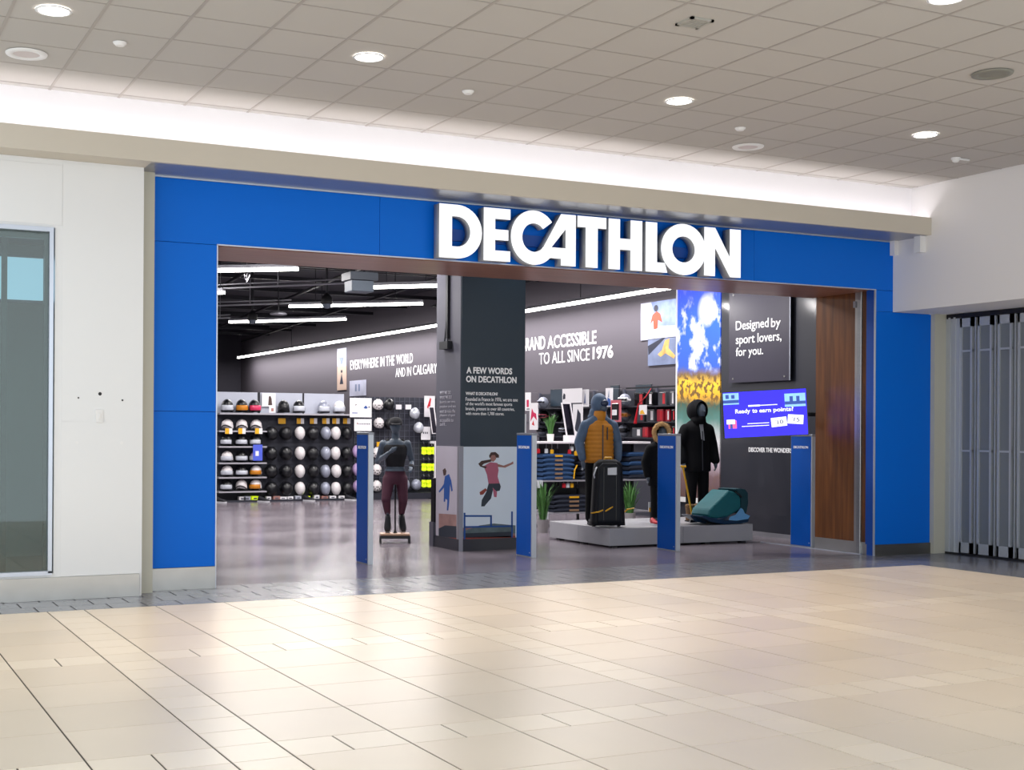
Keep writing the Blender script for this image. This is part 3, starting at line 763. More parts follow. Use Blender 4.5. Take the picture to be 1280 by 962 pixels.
fprint(z5((918,200),(930,178),(958,176),(980,195),(980,212),(962,212),(955,195),(935,196),(922,215)), 'p_hair', 5)
fprint(z5((915,376),(985,374),(992,395),(985,420),(965,425),(945,405),(930,470),(900,505),(888,520),(868,520),(872,480),(900,430)), 'p_legging', 4)
fprint(z5((940,400),(968,430),(965,462),(950,460),(945,430)), 'p_pink', 5)
fprint(z5((858,430),(895,405),(905,415),(880,445),(862,447)), 'p_red', 5)
def sprint(poly, m_, lay):
    X = CXA - .02
    pts = [onX(px, py, X) for px, py in poly]
    ob('print', MB().prism([(p.y, p.z) for p in pts], lambda p: (X-.0008*lay, p[0], p[1]), lambda p: (X+.0004, p[0], p[1])), m_, pc)
sprint(z5((600,565),(712,572),(712,700),(600,700)), 'p_field', 1)
sprint(z5((600,660),(640,640),(712,645),(712,720),(600,712)), 'p_mat', 2)
sprint(z5((598,712),(712,720),(712,748),(598,738)), 'p_red', 3)
sprint(z5((640,330),(665,315),(680,360),(688,420),(680,425),(672,375),(668,440),(665,500),(660,545),(652,545),(655,480),(642,470),(640,490),(632,490),(634,400),(605,432),(600,425),(632,380)), 'p_frame', 3)
sprint(z5((626,290),(640,278),(648,295),(644,320),(632,325)), 'p_hair', 4)

# =================================================================== SCREEN WALL, LIGHTBOX POSTER
XS = 12.6
sw_ = ob('wall_screen', MB().box(XS, XS+.12, 13.2, 15.93, 0, ZSC), 'shop_black', kind='structure')
tag(sw_, 'near-black gloss wall carrying the screen and white slogan', 'wall')
ob('baseboard_screen', MB().box(XS-.012, XS, 13.2, 15.93, 0, .06), 'rail_grey', kind='structure')
def stx(s, x0, y0, x1, y1, hpx, bold=.03, parent=sw_, X=XS, mat='letter_white'):
    a, b = onX(x0, y0, X), onX(x1, y1, X); z = (a.z+b.z)/2; tp = onX(x1, y1-hpx, X)
    return lettering(s, a.y-b.y, tp.z-b.z, ((X-.0005, a.y, z), DY, DZ), mat, parent, bold)
XP = XS - .06
gp = thing('slogan_panel', 'smoky acrylic panel on standoffs with white slogan Designed by sport lovers', 'panel', (XP, 15.0, 2.3))
a, b = onX(912, 366, XP), onX(987, 475, XP)
M('acrylic', (66, 64, 76), .22)
ob('sheet', MB().box(XP-.005, XP+.005, b.y, a.y, b.z, 3.75), 'acrylic', gp)
ob('edge', MB().box(XP-.006, XP+.006, b.y-.012, b.y, b.z, 3.75), 'edge_trim', gp)
for yy in (a.y-.1, b.y+.1):
    for zz in (b.z+.06, 3.6): ob('standoff', MB().loft([[(xx, yy+.015*cos(k*pi/4), zz+.015*sin(k*pi/4)) for k in range(8)] for xx in (XP-.012, XS-.001)]), 'steel', gp)
stx('Designed', 920, 416.2, 961, 412.6, 15.5, .008, gp, XP-.006)
stx('by', 964, 412.6, 976, 411.2, 15, .008, gp, XP-.006)
stx('sport lovers,', 920, 433.5, 977, 429, 15.5, .008, gp, XP-.006)
stx('for you.', 920, 448.3, 954, 446.3, 14.5, .008, gp, XP-.006)
stx('DISCOVER THE WONDERS', 936, 564.3, 990, 566.3, 6, .02)
# crooked screen on a swivel arm, turned to the entrance
def facing_frame(px, py, t, roll_deg, yaw_deg):
    c0 = Vector((0, 0, CAM_H)) + ray(px, py)*t
    ang = -CAM_YAW + RAD(yaw_deg)
    r0 = Vector((cos(ang), sin(ang), 0)); n0 = Vector((sin(ang), -cos(ang), 0))
    rr = RAD(roll_deg); r1 = r0*cos(rr) + DZ*sin(rr); u1 = DZ*cos(rr) - r0*sin(rr)
    return c0, r1, u1, n0
TT = 16.9
c0, r1, u1, n0 = facing_frame(956.5, 516.5, TT, 3.2, -7)
SWW, SHH = 1.07, .60
tv = thing('display_screen', 'large tilted flat screen glowing blue asking Ready to earn points', 'screen', tuple(c0))
def tvb(x0, x1, y0, y1, d0, d1):
    f = lambda x, y, d: c0 + r1*x + u1*y + n0*d
    return MB().hexa([f(x0,y0,d0), f(x1,y0,d0), f(x1,y1,d0), f(x0,y1,d0)], [f(x0,y0,d1), f(x1,y0,d1), f(x1,y1,d1), f(x0,y1,d1)])
ob('bezel', tvb(-SWW/2-.012, SWW/2+.012, -SHH/2-.012, SHH/2+.012, -.05, 0), 'black_gloss', tv)
M('screen_ink', (20, 30, 90), .4, emis=.15); M('screen_blue', (38, 24, 236), .3, emis=1.0); M('screen_white', (235, 238, 255), .3, emis=.9); M('screen_sky', (130, 180, 232), .3, emis=.9, var=.3, vscale=10); M('screen_pink', (226, 90, 150), .3, emis=.8); M('screen_navy', (40, 70, 150), .3, emis=.8)
ob('image', tvb(-SWW/2, SWW/2, -SHH/2, SHH/2, 0, .002), 'screen_blue', tv)
def tvx(fx): return (fx-.5)*SWW
def tvy(fy): return (.5-fy)*SHH
def tvr(x0, x1, y0, y1, m_, d=.003): ob('image_patch', tvb(tvx(x0), tvx(x1), tvy(y1), tvy(y0), .002, d), m_, tv)
tvr(0, .19, .02, .27, 'screen_sky'); tvr(0, .19, .17, .24, 'screen_navy', .004); tvr(.03, .07, .05, .14, 'screen_navy', .004); tvr(.10, .14, .06, .14, 'screen_navy', .004)
tvr(.74, .99, .09, .38, 'screen_sky'); tvr(.74, .99, .26, .33, 'screen_navy', .004); tvr(.8, .84, .15, .26, 'screen_navy', .004); tvr(.88, .92, .15, .26, 'screen_navy', .004)
tvr(.05, .15, .62, .80, 'screen_pink'); tvr(.03, .13, .60, .70, 'screen_white', .004); tvr(.07, .10, .7, .8, 'screen_navy', .005)
tvr(.30, .65, .308, .325, 'screen_white'); tvr(.30, .44, .300, .335, 'screen_white', .0035); tvr(.28, .54, .70, .715, 'screen_white'); tvr(.21, .54, .755, .77, 'screen_white')
def tvtext(s, fx, fy, w, h, bold=.01):
    me = text_mesh(s, w*SWW, h*SHH, (c0 + r1*tvx(fx) + u1*tvy(fy) + n0*.004, r1, u1), bold, .001)
    off = Vector(POS[tv.name])
    for v in me.vertices: v.co -= off
    return me
for s, fx, fy, w, h in (('Ready', .14, .50, .18, .12), ('to', .345, .475, .06, .085), ('earn', .43, .475, .14, .065), ('points?', .60, .50, .24, .12)): ob('caption', tvtext(s, fx, fy, w, h, .02), 'screen_white', tv, local=True)
for (fx, fy, s, tilt) in ((.57, .80, '10', 4), (.77, .76, '15', -6)):
    rr = RAD(tilt); rx = r1*cos(rr)+u1*sin(rr); ux = u1*cos(rr)-r1*sin(rr); o_ = c0 + r1*tvx(fx+.09) + u1*tvy(fy-.10)
    f = lambda x, y, d: o_ + rx*x + ux*y + n0*d
    ob('voucher', MB().hexa([f(-.10,-.06,.002), f(.10,-.06,.002), f(.10,.06,.002), f(-.10,.06,.002)], [f(-.10,-.06,.005), f(.10,-.06,.005), f(.10,.06,.005), f(-.10,.06,.005)]), 'screen_white', tv)
    me = text_mesh('$', .014, .03, (o_ - rx*.046 - ux*.0 + n0*.0055, rx, ux), 0, .001)
    for v in me.vertices: v.co -= Vector(POS[tv.name])
    ob('figure', me, 'screen_ink', tv, local=True)
    me = text_mesh(s, .075, .055, (o_ - rx*.022 - ux*.03 + n0*.0055, rx, ux), .01, .001)
    for v in me.vertices: v.co -= Vector(POS[tv.name])
    ob('figure', me, 'screen_ink', tv, local=True)
ob('swivel_arm', MB().tube([c0 - n0*.05, c0 - n0*.2 + Vector((.1, .0, 0)), (XS, c0.y+.15, c0.z)], .03, 8), 'black', tv)

# backlit landscape poster
def poster_mat():
    m = bpy.data.materials.new('landscape_print'); m.use_nodes = True
    nt = m.node_tree; b = nt.nodes['Principled BSDF']; b.inputs['Roughness'].default_value = .35
    N, L = nt.nodes.new, nt.links.new
    tc = N('ShaderNodeTexCoord'); sep = N('ShaderNodeSeparateXYZ'); L(tc.outputs['Generated'], sep.inputs[0])
    nz = N('ShaderNodeTexNoise'); nz.inputs['Scale'].default_value = 2.6; nz.inputs['Detail'].default_value = 6; nz.inputs['Roughness'].default_value = .6
    mp = N('ShaderNodeMapping'); mp.inputs['Scale'].default_value = (1, 1.1, 2.6); L(tc.outputs['Generated'], mp.inputs[0]); L(mp.outputs[0], nz.inputs[0])
    def ramp(stops, src, const=False):
        r = N('ShaderNodeValToRGB'); e = r.color_ramp.elements
        while len(e) < len(stops): e.new(.5)
        for k, (p_, c_) in enumerate(stops): e[k].position = p_; e[k].color = lin(c_)
        if const: r.color_ramp.interpolation = 'CONSTANT'
        L(src, r.inputs[0]); return r.outputs[0]
    # wobble the height a little so bands are ragged
    wob = N('ShaderNodeMath'); wob.operation = 'MULTIPLY_ADD'; wob.inputs[1].default_value = .10; L(nz.outputs['Fac'], wob.inputs[0])
    sub = N('ShaderNodeMath'); sub.operation = 'SUBTRACT'; sub.inputs[1].default_value = .05; L(sep.outputs['Z'], sub.inputs[0]); L(sub.outputs[0], wob.inputs[2])
    base = ramp([(0, (72, 54, 56)), (.10, (96, 76, 80)), (.16, (150, 136, 146)), (.26, (176, 176, 180)), (.36, (70, 110, 104)), (.43, (54, 80, 70)), (.47, (206, 150, 40)), (.53, (232, 180, 50)), (.565, (120, 96, 60)), (.60, (44, 84, 180)), (.80, (28, 92, 220)), (1, (60, 74, 214))], wob.outputs[0])
    cloud = ramp([(.485, (0, 0, 0)), (.60, (255, 255, 255))], nz.outputs['Fac'])
    inmask = ramp([(.57, (0, 0, 0)), (.62, (255, 255, 255)), (.86, (255, 255, 255)), (.95, (90, 90, 90))], sep.outputs['Z'])
    mul = N('ShaderNodeMath'); mul.operation = 'MULTIPLY'; L(cloud, mul.inputs[0]); L(inmask, mul.inputs[1])
    mx = N('ShaderNodeMix'); mx.data_type = 'RGBA'; L(mul.outputs[0], mx.inputs[0]); L(base, mx.inputs[6]); mx.inputs[7].default_value = lin((238, 240, 255))
    # printed sun
    vs_ = N('ShaderNodeVectorMath'); vs_.operation = 'DISTANCE'; vs_.inputs[1].default_value = (0, .33*.38, .865)
    m3 = N('ShaderNodeVectorMath'); m3.operation = 'MULTIPLY'; m3.inputs[1].default_value = (0, .38, 1); L(tc.outputs['Generated'], m3.inputs[0]); L(m3.outputs[0], vs_.inputs[0])
    sun = ramp([(0, (255, 255, 255)), (.02, (255, 255, 255)), (.085, (0, 0, 0))], vs_.outputs['Value'])
    m4 = N('ShaderNodeMix'); m4.data_type = 'RGBA'; L(sun, m4.inputs[0]); L(mx.outputs[2], m4.inputs[6]); m4.inputs[7].default_value = (1, 1, 1, 1)
    # dark and golden trees
    n3 = N('ShaderNodeTexNoise'); n3.inputs['Scale'].default_value = 13; mp3 = N('ShaderNodeMapping'); mp3.inputs['Scale'].default_value = (1, 1.0, 2.6)
    L(tc.outputs['Generated'], mp3.inputs[0]); L(mp3.outputs[0], n3.inputs[0])
    tm = ramp([(.5, (0, 0, 0)), (.56, (255, 255, 255))], n3.outputs['Fac']); tb = ramp([(.0, (120, 120, 120)), (.40, (60, 60, 60)), (.46, (255, 255, 255)), (.56, (255, 255, 255)), (.60, (0, 0, 0))], sep.outputs['Z'])
    mt = N('ShaderNodeMath'); mt.operation = 'MULTIPLY'; L(tm, mt.inputs[0]); L(tb, mt.inputs[1])
    m5 = N('ShaderNodeMix'); m5.data_type = 'RGBA'; L(mt.outputs[0], m5.inputs[0]); L(m4.outputs[2], m5.inputs[6]); m5.inputs[7].default_value = lin((104, 78, 40))
    L(m5.outputs[2], b.inputs['Base Color']); L(m5.outputs[2], b.inputs['Emission Color']); b.inputs['Emission Strength'].default_value = .5
    MATS['landscape_print'] = m
poster_mat()
po = thing('lightbox_poster', 'tall backlit poster of a sunny mountain lake with golden trees', 'poster', (XS, 16.5, .4))
ya, yb = onX(847, 400, XS).y, onX(902, 400, XS).y
ob('print', MB().box(XS+.0, XS+.03, yb, ya, .48, 3.9), 'landscape_print', po)
ob('frame', MB().box(XS-.01, XS+.05, yb, ya, .40, .48).box(XS-.01, XS+.05, ya, ya+.03, .4, 3.93).box(XS-.01, XS+.05, yb, ya+.03, 3.9, 3.93), 'plastic_white', po)
ob('casing', MB().box(XS+.03, XS+.11, yb, ya+.03, .0, 3.93), 'shop_black', po)

# =================================================================== SECURITY PEDESTALS
M('ped_blue', (0, 82, 178), .4, spec=.3); M('ped_frame', (196, 202, 212), .35, .4); M('ped_top', (150, 154, 164), .4, .5)
PEDS = ((5.66, 13.42, 13.77, 'blue security pedestal nearest the left end of the entrance'), (7.80, 13.41, 13.79, 'blue security pedestal in front of the picture column'),
        (9.94, 13.43, 13.84, 'blue security pedestal in front of the display platform'), (11.96, 13.19, 13.60, 'blue security pedestal beside the timber lining on the right'))
for k, (x, ya, yb, lb_) in enumerate(PEDS):
    Wd = .062
    t = thing('security_pedestal', lb_, 'pedestal', (x+Wd/2, (ya+yb)/2, 0), group='security pedestals at the entrance')
    ob('side_panel', MB().box(x-.003, x+.004, ya+.022, yb-.006, .012, 1.475), 'ped_blue', t)
    ob('side_panel', MB().box(x+Wd-.004, x+Wd+.003, ya+.022, yb-.006, .012, 1.475), 'ped_blue', t)
    ob('frame', MB().box(x, x+Wd, ya, ya+.022, 0, 1.5).box(x, x+Wd, yb-.006, yb, 0, 1.5).box(x+.004, x+Wd-.004, ya+.02, yb-.005, 0, .012).box(x+.005, x+Wd-.005, ya+.03, yb-.01, .012, 1.47), 'ped_frame', t)
    ob('top_cap', MB().box(x-.004, x+Wd+.004, ya-.003, yb+.003, 1.475, 1.505), 'ped_top', t, bevel=.004)
    ob('screw', MB().box(x-.006, x-.003, ya+.04, ya+.052, .05, .062), 'ped_frame', t)
    w_ = .26*(yb-ya)/.38
    lettering('DECATHLON', w_, .033, ((x-.0035, (ya+yb)/2+w_/2+.01, 1.315), DY, DZ), 'letter_white', t, .02, .002)

# =================================================================== DISPLAY PLATFORM
M('plat_top', (158, 158, 164), .35, var=.04, vscale=3); M('plat_side', (150, 150, 156), .4)
PX0, PX1, PY0, PY1, PZ = 9.39, 11.76, 14.13, 15.65, .255
pl = thing('display_platform', 'low light grey platform carrying the dressed mannequins', 'platform', ((PX0+PX1)/2, (PY0+PY1)/2, 0))
for i in range(2):
    for j in range(2):
        xa, xb = PX0 + (PX1-PX0)*i/2, PX0 + (PX1-PX0)*(i+1)/2; ya, yb = PY0 + (PY1-PY0)*j/2, PY0 + (PY1-PY0)*(j+1)/2
        ob('block', MB().box(xa+.0015, xb-.0015, ya+.0015, yb-.0015, .025, PZ), 'plat_top', pl, bevel=.004)
for x, y in ((PX0+.1, PY0+.06), (PX0+.9, PY0+.06), (PX0+1.6, PY0+.06), (PX1-.15, PY0+.06), (PX0+.06, PY1-.2), (PX0+.06, PY0+.7), (PX1-.1, PY1-.1)):
    ob('foot', MB().box(x-.04, x+.04, y-.04, y+.04, 0, .026), 'black', pl)

# =================================================================== MANNEQUINS
def chain(mb, pts, rad, n=12, sub=3):
    """tapered limb through joints, rounded at the ends"""
    P = []; Rr = []
    for k in range(len(pts)-1):
        for i in range(sub):
            f = i/sub; P.append(Vector(pts[k]).lerp(Vector(pts[k+1]), f)); Rr.append(rad[k]*(1-f) + rad[k+1]*f)
    P.append(Vector(pts[-1])); Rr.append(rad[-1])
    mb.tube(P, Rr, n)
    for k, p_ in enumerate(pts): mb.ell(p_, (rad[k],)*3, 10, 8)
def oval(mb, rows, n=20):
    """torso from elliptic slices (z, cx, cy, rx, ry)"""
    mb.loft([[(cx + rx*cos(2*pi*i/n), cy + ry*sin(2*pi*i/n), z) for i in range(n)] for z, cx, cy, rx, ry in rows])
def hand(mb, w, d, side, s=1.0):
    """palm with five bent fingers; w wrist, d pointing direction, side = thumb direction"""
    w, d, side = Vector(w), Vector(d).normalized(), Vector(side).normalized()
    nrm = d.cross(side).normalized()
    for k in range(5): mb.ell(w + d*(.02+.016*k)*s, (.028*s, .028*s, .024*s), 8, 6)
    mb.ell(w + d*.055*s, (.034*s, .034*s, .034*s), 8, 6)
    for k, (o, L) in enumerate(((.028, .065), (.010, .076), (-.009, .072), (-.027, .055))):
        b = w + d*.085*s + side*o*s
        mb.tube([b - d*.03*s, b + d*L*.45*s, b + d*L*.8*s + nrm*.014*s, b + d*L*s + nrm*.032*s], [.0105*s, .0098*s, .009*s, .007*s], 6)
    b = w + d*.035*s + side*.026*s
    mb.tube([b - side*.012*s, b + d*.025*s + side*.022*s, b + d*.052*s + side*.028*s + nrm*.01*s], [.012*s, .0115*s, .008*s], 6)
def head(mb, c, s=1.0, yaw=0):
    c = Vector(c); f = Vector((sin(yaw), -cos(yaw), 0)); r_ = Vector((cos(yaw), sin(yaw), 0))
    mb.ell(c, (.078*s, .095*s, .115*s), 16, 12)
    mb.ell(c + f*.025*s - DZ*.065*s, (.052*s, .058*s, .05*s), 12, 8)         # jaw
    mb.tube([c + f*.085*s + DZ*.025*s, c + f*.112*s - DZ*.02*s], [.010*s, .016*s], 6)  # nose
    mb.ell(c + f*.085*s - DZ*.052*s, (.024*s, .014*s, .010*s), 8, 6)         # mouth
    mb.ell(c + f*.072*s + DZ*.035*s, (.05*s, .02*s, .012*s), 8, 6)           # brow
    for q in (-1, 1): mb.ell(c + r_*q*.078*s - f*.005*s, (.012*s, .022*s, .032*s), 8, 6)
M('mann_grey', (78, 90, 104), .42); M('mann_light', (150, 154, 164), .5); M('burgundy', (72, 30, 50), .75); M('top_black', (18, 18, 24), .8); M('shoe_black', (20, 22, 30), .6); M('shoe_sole', (190, 190, 196), .6)
M('mustard', (190, 122, 22), .6, var=.06, vscale=20); M('slate_blue', (74, 96, 124), .65, var=.1, vscale=20); M('jacket_black', (6, 7, 13), .85, spec=.2); M('trouser_black', (6, 7, 11), .85, spec=.2)
M('zip', (60, 62, 70), .4, .4); M('fur', (186, 148, 100), .9, var=.25, vscale=50, bump=.8, bscale=120); M('lens', (40, 52, 78), .15)

# ---- running mannequin on its bench stand
p = onZ(498, 679, 0)
RX, RY = p.x, p.y + .12
rn = thing('running_mannequin', 'grey running mannequin in black top and burgundy leggings on a small bench stand', 'mannequin', (RX, RY, 0), RAD(-22))
mb = MB()
head(mb, (0, -.05, 1.585), .92)
chain(mb, [(0, -.02, 1.50), (0, .01, 1.36)], [.05, .058])
oval(mb, [(1.40, 0, 0, .07, .06), (1.37, 0, 0, .145, .085), (1.30, 0, 0, .168, .105), (1.20, 0, -.005, .152, .11), (1.08, 0, 0, .122, .092), (1.00, 0, .005, .125, .095), (.92, 0, .01, .142, .105), (.84, 0, .01, .138, .10)])
AR = [(-.165, 0, 1.345), (-.235, .10, 1.10), (-.10, -.20, 1.22), (-.02, -.24, 1.28)]
chain(mb, AR[:3], [.052, .044, .028]); hand(mb, AR[2], (.75, -.3, .5), (0, -.3, .9), .95)
AL = [(.165, 0, 1.345), (.225, .05, 1.10), (.21, -.17, 1.02)]
chain(mb, AL, [.052, .042, .028]); hand(mb, AL[2], (-.1, -.85, -.25), (-.5, 0, .8), .95)
LR = [(-.088, 0, .86), (-.125, -.09, .59), (-.095, .09, .37)]
LLg = [(.088, 0, .86), (.108, -.03, .57), (.09, .06, .37)]
chain(mb, LR, [.08, .058, .035]); chain(mb, LLg, [.08, .058, .035])
ob('body', fuse(mb, .012, 4), 'mann_grey', rn, local=True)
mb = MB()
oval(mb, [(1.0, 0, .005, .128, .10), (.95, 0, .008, .142, .108), (.89, 0, .01, .150, .115), (.84, 0, .01, .148, .112), (.80, 0, .01, .125, .10)])
chain(mb, [LR[0], LR[1], (-.098, .075, .40)], [.088, .066, .044]); chain(mb, [LLg[0], LLg[1], (.092, .05, .40)], [.088, .066, .044])
ob('leggings', fuse(mb, .012, 8), 'burgundy', rn, local=True)
ob('waistband', MB().loft([[(rx*cos(2*pi*i/20), .005 + ry*sin(2*pi*i/20), z) for i in range(20)] for z, rx, ry in ((.975, .142, .112), (1.005, .134, .106))], cap=False), 'mann_grey', rn, local=True, smooth=True)
mb = MB()
oval(mb, [(1.335, 0, 0, .155, .10), (1.30, 0, 0, .172, .112), (1.20, 0, -.005, .158, .118), (1.08, 0, 0, .128, .10), (1.03, 0, .003, .128, .10)])
chain(mb, [(-.10, 0, 1.39), (-.10, -.05, 1.30)], [.03, .035]); chain(mb, [(.10, 0, 1.39), (.10, -.05, 1.30)], [.03, .035])
ob('crop_top', fuse(mb, .012, 4), 'top_black', rn, local=True)
ob('cap', MB().loft([[(.09*k_*cos(2*pi*i/18), -.045 + .107*k_*sin(2*pi*i/18), z) for i in range(18)] for z, k_ in ((1.60, 1.0), (1.63, 1.02), (1.66, .96), (1.69, .75), (1.705, .3))]), 'top_black', rn, local=True, smooth=True)
ob('visor', MB().hexa([(-.075,-.11,1.615),(.075,-.11,1.615),(.05,-.215,1.60),(-.05,-.215,1.60)], [(-.075,-.11,1.63),(.075,-.11,1.63),(.05,-.215,1.608),(-.05,-.215,1.608)]), 'top_black', rn, local=True)
ob('wrist_band', MB().tube([(.213, -.12, 1.045), (.21, -.165, 1.022)], .037, 10), 'top_black', rn, local=True)
def shoe(mb, sole, a, toe, s=1.0):
    a, d = Vector(a), Vector(toe).normalized(); side = d.cross(DZ).normalized(); up = side.cross(d)
    rings = []
    for f, w, h0, h1 in ((-.075, .028, 0, .075), (-.05, .036, 0, .10), (0, .038, 0, .085), (.06, .044, 0, .06), (.12, .045, .0, .05), (.165, .03, .005, .035)):
        c_ = a + d*f*s
        rings.append([c_ + side*(w*s*cos(q)) + up*((h0 + (h1-h0)*(.5+.5*sin(q)))*s) for q in [2*pi*i/12 for i in range(12)]])
    mb.loft(rings)
    sole.loft([[a + d*f*s + side*w*s*q[0] + up*(q[1])*s for q in ((-1, -.02), (1, -.02), (1, .008), (-1, .008))] for f, w in ((-.08, .03), (-.03, .038), (.06, .046), (.12, .046), (.168, .03))])
for q, (a, d) in enumerate((((-.092, .09, .285), (-.05, -.5, -.85)), ((.092, .05, .29), (.12, -.5, -.85)))):
    m1, m2 = MB(), MB(); shoe(m1, m2, a, d)
    s_ = ob('shoe', m1, 'shoe_black', rn, local=True, smooth=True); ob('sole', m2, 'shoe_sole', s_, local=True)
    L_ = (LR, LLg)[q]
    ob('sock', MB().tube([L_[2], (a[0], a[1]-.005, a[2]+.02)], [.037, .034], 10), 'mann_grey', rn, local=True, smooth=True)
st = rn
ob('stand_top', MB().box(-.20, .20, -.13, .13, .105, .13), 'wood_light', st, local=True, bevel=.003)
ob('stand_frame', MB().box(-.205, .205, -.132, -.118, .065, .105).box(-.205, .205, .118, .132, .065, .105).box(-.205, -.19, -.12, .12, .065, .105).box(.19, .205, -.12, .12, .065, .105), 'black', st, local=True)
for x, y in ((-.195, -.12), (.195, -.12), (-.195, .12), (.195, .12)): ob('stand_leg', MB().box(x-.012, x+.012, y-.012, y+.012, 0, .07), 'black', st, local=True)
ob('stand_rod', MB().tube([(0.005, .03, .12), (0.005, .06, .82)], .011, 8), 'black', st, local=True)
ob('rod_socket', MB().lathe([(.03, .13), (.022, .145), (.014, .17)], (.005, .03, 0), 12), 'black', st, local=True)

# ---- mannequin in the mustard puffer
p = onY(749, 500, 14.78)
m1t = thing('mannequin', 'mannequin in a mustard puffer vest with blue grey sleeves and raised hood', 'mannequin', (p.x, 14.78, PZ), RAD(-14), 'mannequins on the platform')
S1 = 1.0
mb = MB()
head(mb, (0, -.02, 1.63), 1.0, .25)
chain(mb, [(0, 0, 1.54), (0, .01, 1.40)], [.055, .065])
oval(mb, [(1.46, 0, 0, .09, .07), (1.40, 0, 0, .18, .10), (1.28, 0, 0, .19, .115), (1.10, 0, 0, .155, .10), (.95, 0, 0, .165, .11), (.86, 0, 0, .16, .10)])
armR = [(-.195, .0, 1.35), (-.275, .03, 1.12), (-.25, -.06, .89)]
armL = [(.195, .0, 1.35), (.275, .03, 1.12), (.255, -.06, .89)]
for A in (armR, armL): chain(mb, A, [.055, .045, .03])
hand(mb, armR[2], (.05, -.15, -1), (.3, -.9, .1)); hand(mb, armL[2], (-.05, -.15, -1), (-.3, -.9, .1))
for q in (-1, 1): chain(mb, [(q*.09, 0, .87), (q*.10, -.02, .48), (q*.105, 0, .09)], [.095, .062, .045])
ob('body', fuse(mb, .013, 4), 'mann_grey', m1t, local=True)
mb = MB()
for q in (-1, 1): chain(mb, [(q*.09, 0, .86), (q*.105, -.02, .48), (q*.11, 0, .10)], [.11, .088, .078])
oval(mb, [(.98, 0, 0, .17, .12), (.88, 0, 0, .185, .13), (.78, 0, 0, .17, .12)])
ob('trousers', fuse(mb, .014, 4), 'trouser_black', m1t, local=True)
# quilted vest
rows = []
nr = 46
for k in range(nr+1):
    z = .86 + (1.44-.86)*k/nr
    f = (z-.86)/.58
    rx = .205 - .012*f if f < .8 else .195 - .45*(f-.8); ry = .15 - .01*f if f < .8 else .142 - .24*(f-.8)
    q_ = 1 + .05*abs(sin(pi*(z-.86)/.058)) - .03
    rows.append((z, 0, -.004, rx*q_, ry*q_))
mb = MB(); oval(mb, rows, 28)
vest = ob('vest', mb, 'mustard', m1t, local=True, smooth=True)
mb = MB()
rows2 = [(1.40, 0, -.01, .105, .10), (1.47, 0, -.02, .088, .088), (1.55, 0, -.035, .08, .085)]
oval(mb, rows2, 20); ob('collar', mb, 'mustard', m1t, local=True, smooth=True)
ob('zip', MB().box(-.006, .006, -.166, -.15, .88, 1.36), 'zip', vest, local=True)
ob('pocket_zip', MB().hexa([(.062,-.16,1.16),(.072,-.16,1.16),(.072,-.14,1.16),(.062,-.14,1.16)], [(.062,-.158,1.33),(.072,-.158,1.33),(.072,-.13,1.33),(.062,-.13,1.33)]), 'zip', vest, local=True)
ob('hem', MB().loft([[(rx*cos(2*pi*i/24), -.004 + ry*sin(2*pi*i/24), z) for i in range(24)] for z, rx, ry in ((.845, .196, .142), (.875, .204, .15))]), 'mustard', vest, local=True, smooth=True)
mb = MB()
for A in (armR, armL):
    chain(mb, [A[0], A[1], Vector(A[1]).lerp(Vector(A[2]), .92)], [.078, .07, .052])
oval(mb, [(1.50, 0, 0, .085, .08), (1.465, 0, 0, .13, .095), (1.425, 0, .005, .195, .105), (1.37, 0, .015, .235, .105), (1.30, 0, .02, .22, .09)])
ob('sleeves', fuse(mb, .013, 8), 'slate_blue', m1t, local=True)
mb = MB(); mb.ell((0, .005, 1.655), (.112, .13, .14), 20, 14); mb.ell((0, .04, 1.53), (.125, .10, .10), 16, 10); mb.ell((0, .05, 1.47), (.15, .09, .07), 16, 10)
ob('hood', fuse(mb, .012, 3), 'slate_blue', m1t, local=True)
ob('goggle_lens', MB().ell((.035, -.10, 1.655), (.062, .048, .05), 16, 10), 'lens', m1t, local=True, smooth=True)
ob('face_mask', MB().ell((.03, -.095, 1.585), (.056, .05, .045), 14, 8), 'mann_grey', m1t, local=True, smooth=True)
for q in (-1, 1):
    s1, s2 = MB(), MB(); shoe(s1, s2, (q*.11, -.01, .026), (q*.12, -1, 0), 1.15)
    s_ = ob('shoe', s1, 'shoe_black', m1t, local=True, smooth=True); ob('sole', s2, 'shoe_black', s_, local=True)

# ---- ski bag leaning on it
p = onY(759.5, 600, 14.36)
bg_ = thing('ski_bag', 'tall black wheeled travel bag with white tag and yellow straps before the mustard mannequin', 'bag', (p.x, 14.36, PZ), RAD(-20))
M('bag_black', (9, 12, 19), .6, bump=.15, bscale=80, spec=.3); M('bag_panel', (15, 20, 29), .6, spec=.3); M('yellow', (226, 168, 20), .5); M('tag_white', (206, 210, 216), .5)
def rbox(mb, z0, z1, w0, w1, d0, d1, rr=.05, n=5, steps=8, topround=.08, y0=0):
    rings = []
    for k in range(steps+1):
        f = k/steps; z = z0 + (z1-z0)*f
        sh = 1.0
        if z > z1 - topround: sh = .62 + .38*math.sqrt(max(0, 1 - ((z-(z1-topround))/topround)**2))
        w = (w0*(1-f) + w1*f)/2*sh; d = (d0*(1-f) + d1*f)/2*(sh*.5+.5); r_ = min(rr, d*.9, w*.9)
        ring = []
        for (sx, sy, a0) in ((1, 1, 0), (-1, 1, 90), (-1, -1, 180), (1, -1, 270)):
            for i in range(n): 
                a = RAD(a0 + 90*i/(n-1)); ring.append((sx*(w-r_) + r_*cos(a), y0 + sy*(d-r_) + r_*sin(a), z))
        rings.append(ring)
    mb.loft(rings)
mb = MB(); rbox(mb, .03, .90, .46, .37, .20, .18, .06, steps=16, topround=.10); ob('bag_body', mb, 'bag_black', bg_, local=True, smooth=True)
